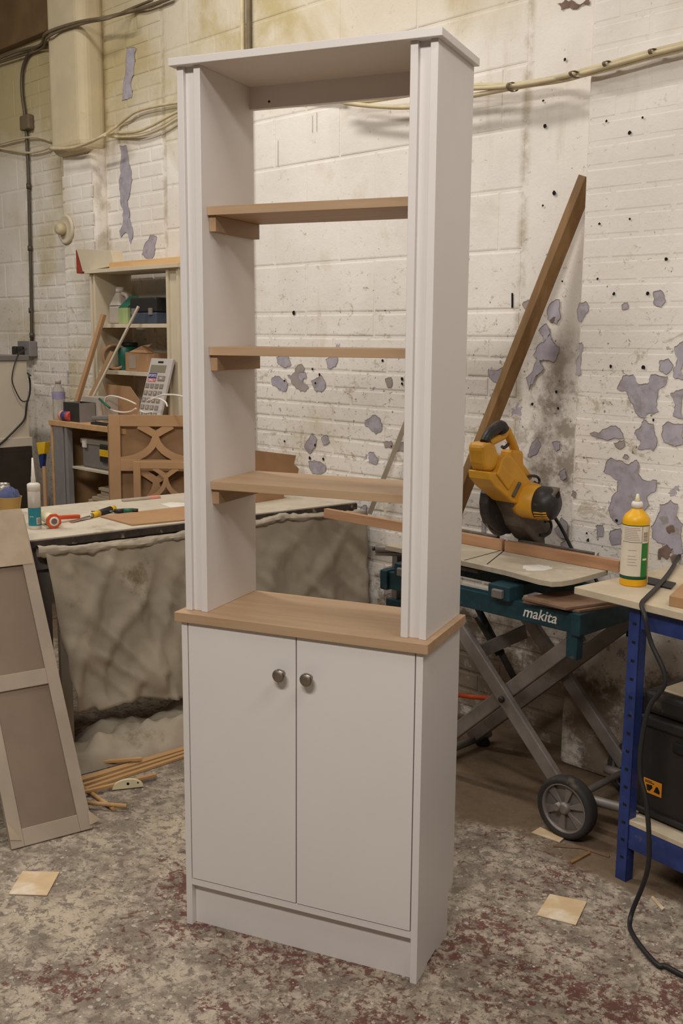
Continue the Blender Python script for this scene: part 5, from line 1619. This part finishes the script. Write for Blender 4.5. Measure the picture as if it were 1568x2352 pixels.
cables = [
    ('dark cable running along the top of the wall past the pier', 'cable_dark', 0.010, [((-20, 141), 0), ((40, 118), 0), ((92, 104), 0), ((103, 80), 1), ((130, 66), 1), ((185, 50), 1), ((245, 40), 1), ((300, 26), 0), ((340, 15), 0), ((395, -6), 0)]),
    ('second dark cable looping just above the first along the pier', 'cable_dark', 0.007, [((-20, 150), 0), ((40, 131), 0), ((95, 112), 0), ((108, 88), 1), ((140, 70), 1), ((200, 52), 1), ((250, 42), 1), ((300, 20), 0), ((350, 0), 0)]),
    ('cream cable sagging from the pier corner to the cabinet', 'cable_cream', 0.008, [((115, 339), 1), ((150, 341), 1), ((195, 332), 1), ((235, 312), 1), ((265, 292), 0), ((290, 272), 0), ((310, 258), 0), ((345, 247), 0), ((420, 234), 0), ((560, 218), 0), ((700, 216), 0), ((790, 222), 0)]),
    ('lower cream cable sagging beside the pier', 'cable_cream', 0.008, [((115, 342), 1), ((170, 339), 1), ((225, 318), 1), ((260, 306), 0), ((310, 303), 0), ((350, 288), 0), ((425, 250), 0), ((540, 226), 0), ((680, 219), 0), ((790, 224), 0)]),
    ('third cream cable drooping lowest beside the pier', 'cable_cream', 0.0075, [((240, 310), 1), ((262, 314), 0), ((320, 312), 0), ((370, 295), 0), ((430, 262), 0), ((540, 235), 0), ((680, 222), 0), ((790, 226), 0)]),
    ('cream cable bowed upward across the conduit pipe', 'cable_cream', 0.007, [((-15, 334), 0), ((30, 322), 0), ((62, 316), 0), ((90, 316), 0), ((116, 324), 0)]),
    ('cream cable bowed downward across the conduit pipe', 'cable_cream', 0.007, [((-15, 338), 0), ((35, 347), 0), ((65, 351), 0), ((95, 346), 0), ((116, 338), 0)]),
]
for lb_, mt, r_, px in cables:
    pts = []
    for (u, v), on_p in px:
        y = (YPL - 0.014) if on_p else (YW - 0.028)
        pts.append(at_y(u, v, y))
    tag(MB().tube(pts, r_, 8).build('sagging_cable', M[mt]), lb_, 'cable')
for i, (lb_, r_, px) in enumerate([
    ('upper cream cable of the bundle crossing the right pier', 0.0095, [((780, 228), 0), ((830, 233), 0), ((900, 224), 0), ((1000, 208), 0), ((1090, 197), 0), ((1175, 195), 0), ((1260, 182), 0), ((1330, 165), 0), ((1400, 146), 1), ((1500, 118), 1), ((1590, 95), 1), ((1800, 32), 1), ((2050, -45), 1)]),
    ('lower cream cable of the bundle crossing the right pier', 0.0095, [((790, 236), 0), ((850, 243), 0), ((940, 246), 0), ((1010, 232), 0), ((1088, 219), 0), ((1150, 207), 0), ((1210, 196), 0), ((1290, 184), 0), ((1345, 170), 0), ((1400, 156), 1), ((1500, 128), 1), ((1590, 105), 1), ((1800, 42), 1), ((2050, -35), 1)]),
    ('middle cream cable tied between the other two on the pier', 0.008, [((1060, 204), 0), ((1130, 201), 0), ((1210, 193), 0), ((1300, 176), 0), ((1345, 166), 0), ((1400, 151), 1), ((1500, 123), 1), ((1590, 100), 1), ((1800, 37), 1), ((2050, -40), 1)])]):
    pts = [at_y(u, v, (YPR - 0.03 if on_p else YW - (0.16 if u > 1300 else 0.075)) - 0.012 * i) for (u, v), on_p in px]
    tag(MB().tube(pts, r_, 8).build('bundled_cable', M['cable_cream']), lb_, 'cable')
tie_n = ['nearest the cabinet', 'at the left of the pier corner', 'just right of the pier corner', 'furthest along the right pier']
for i, (u, v, h_) in enumerate(((1176, 200, 10), (1320, 171, 7), (1397, 149, 8), (1502, 121, 8))):
    yt = YW - 0.087 if i == 0 else YPR - 0.04
    a, b = at_y(u - 1, v - h_, yt), at_y(u + 2, v + h_, yt)
    c = (a + b) / 2
    rr = (a - b).length / 2
    tag(MB().sheet(lambda ii, jj: c + Vector(((jj - .5) * 0.012, 0.032 * math.cos(ii * 2 * math.pi), rr * math.sin(ii * 2 * math.pi))), 16, 1).build('cable_tie', M['cable_dark'], solid=0.002),
        'dark tie round the cream cable bundle %s' % tie_n[i], 'cable tie')
for i, (u, r_) in enumerate(((556, 0.010), (571, 0.012))):
    a, b = at_y(u, -10, YW - 0.018), at_y(u, 330, YW - 0.018)
    tag(MB().tube([(a.x, a.y, 4.29), (a.x, a.y, 0.95)], r_, 10, False).build('vertical_pipe', M['cable_dark' if i else 'cable_cream']), ['slim cream pipe running up the wall behind the cabinet', 'thicker brown pipe running up the wall behind the cabinet'][i], 'pipe')
c = at_y(153, 527, YPL2)
RJ = thing('round_ceiling_rose', 'round white fitting painted onto the left pier', 'wall fitting', (c.x, YPL2, c.z - 0.09))
rm = Matrix.Translation((c.x, YPL2, c.z)) @ Matrix.Rotation(math.pi / 2, 4, 'X')
wpart(MB().lathe([(0.088, 0.0), (0.088, 0.008), (0.078, 0.018), (0.070, 0.014), (0.040, 0.014)], seg=36, mat=rm), 'rose_plate', M['cream_lam'], RJ)
rm2 = Matrix.Translation((c.x - 0.01, YPL2 - 0.012, c.z)) @ Matrix.Rotation(math.pi / 2, 4, 'X')
wpart(MB().lathe([(0.034, 0.0), (0.034, 0.03), (0.028, 0.045), (0.012, 0.048)], seg=24, mat=rm2), 'rose_knob', M['cable_cream'], RJ)

# ------------------------------------------------------------------ shared group phrases for repeats
GROUPS = {'wood_strip': 'wood strips piled on the floor', 'dowel': 'dowel offcuts on the floor', 'sagging_cable': 'cables slung along the left of the wall',
          'bundled_cable': 'cream cables bundled on the right of the wall', 'cable_tie': 'ties round the cable bundle', 'board_offcut': 'board offcuts stacked inside the far table',
          'leaning_batten': 'battens leaning at the shelf unit', 'fretwork_panel': 'fretwork panels by the far table', 'plywood_offcut': 'plywood offcuts on the saw stand',
          'vertical_pipe': 'pipes on the wall behind the cabinet', 'board_scrap': 'board scraps on the floor', 'wood_splinter': 'wood splinters on the floor'}
for o in bpy.data.objects:
    k = o.name.split('.')[0]
    if o.parent is None and k in GROUPS:
        o['group'] = GROUPS[k]
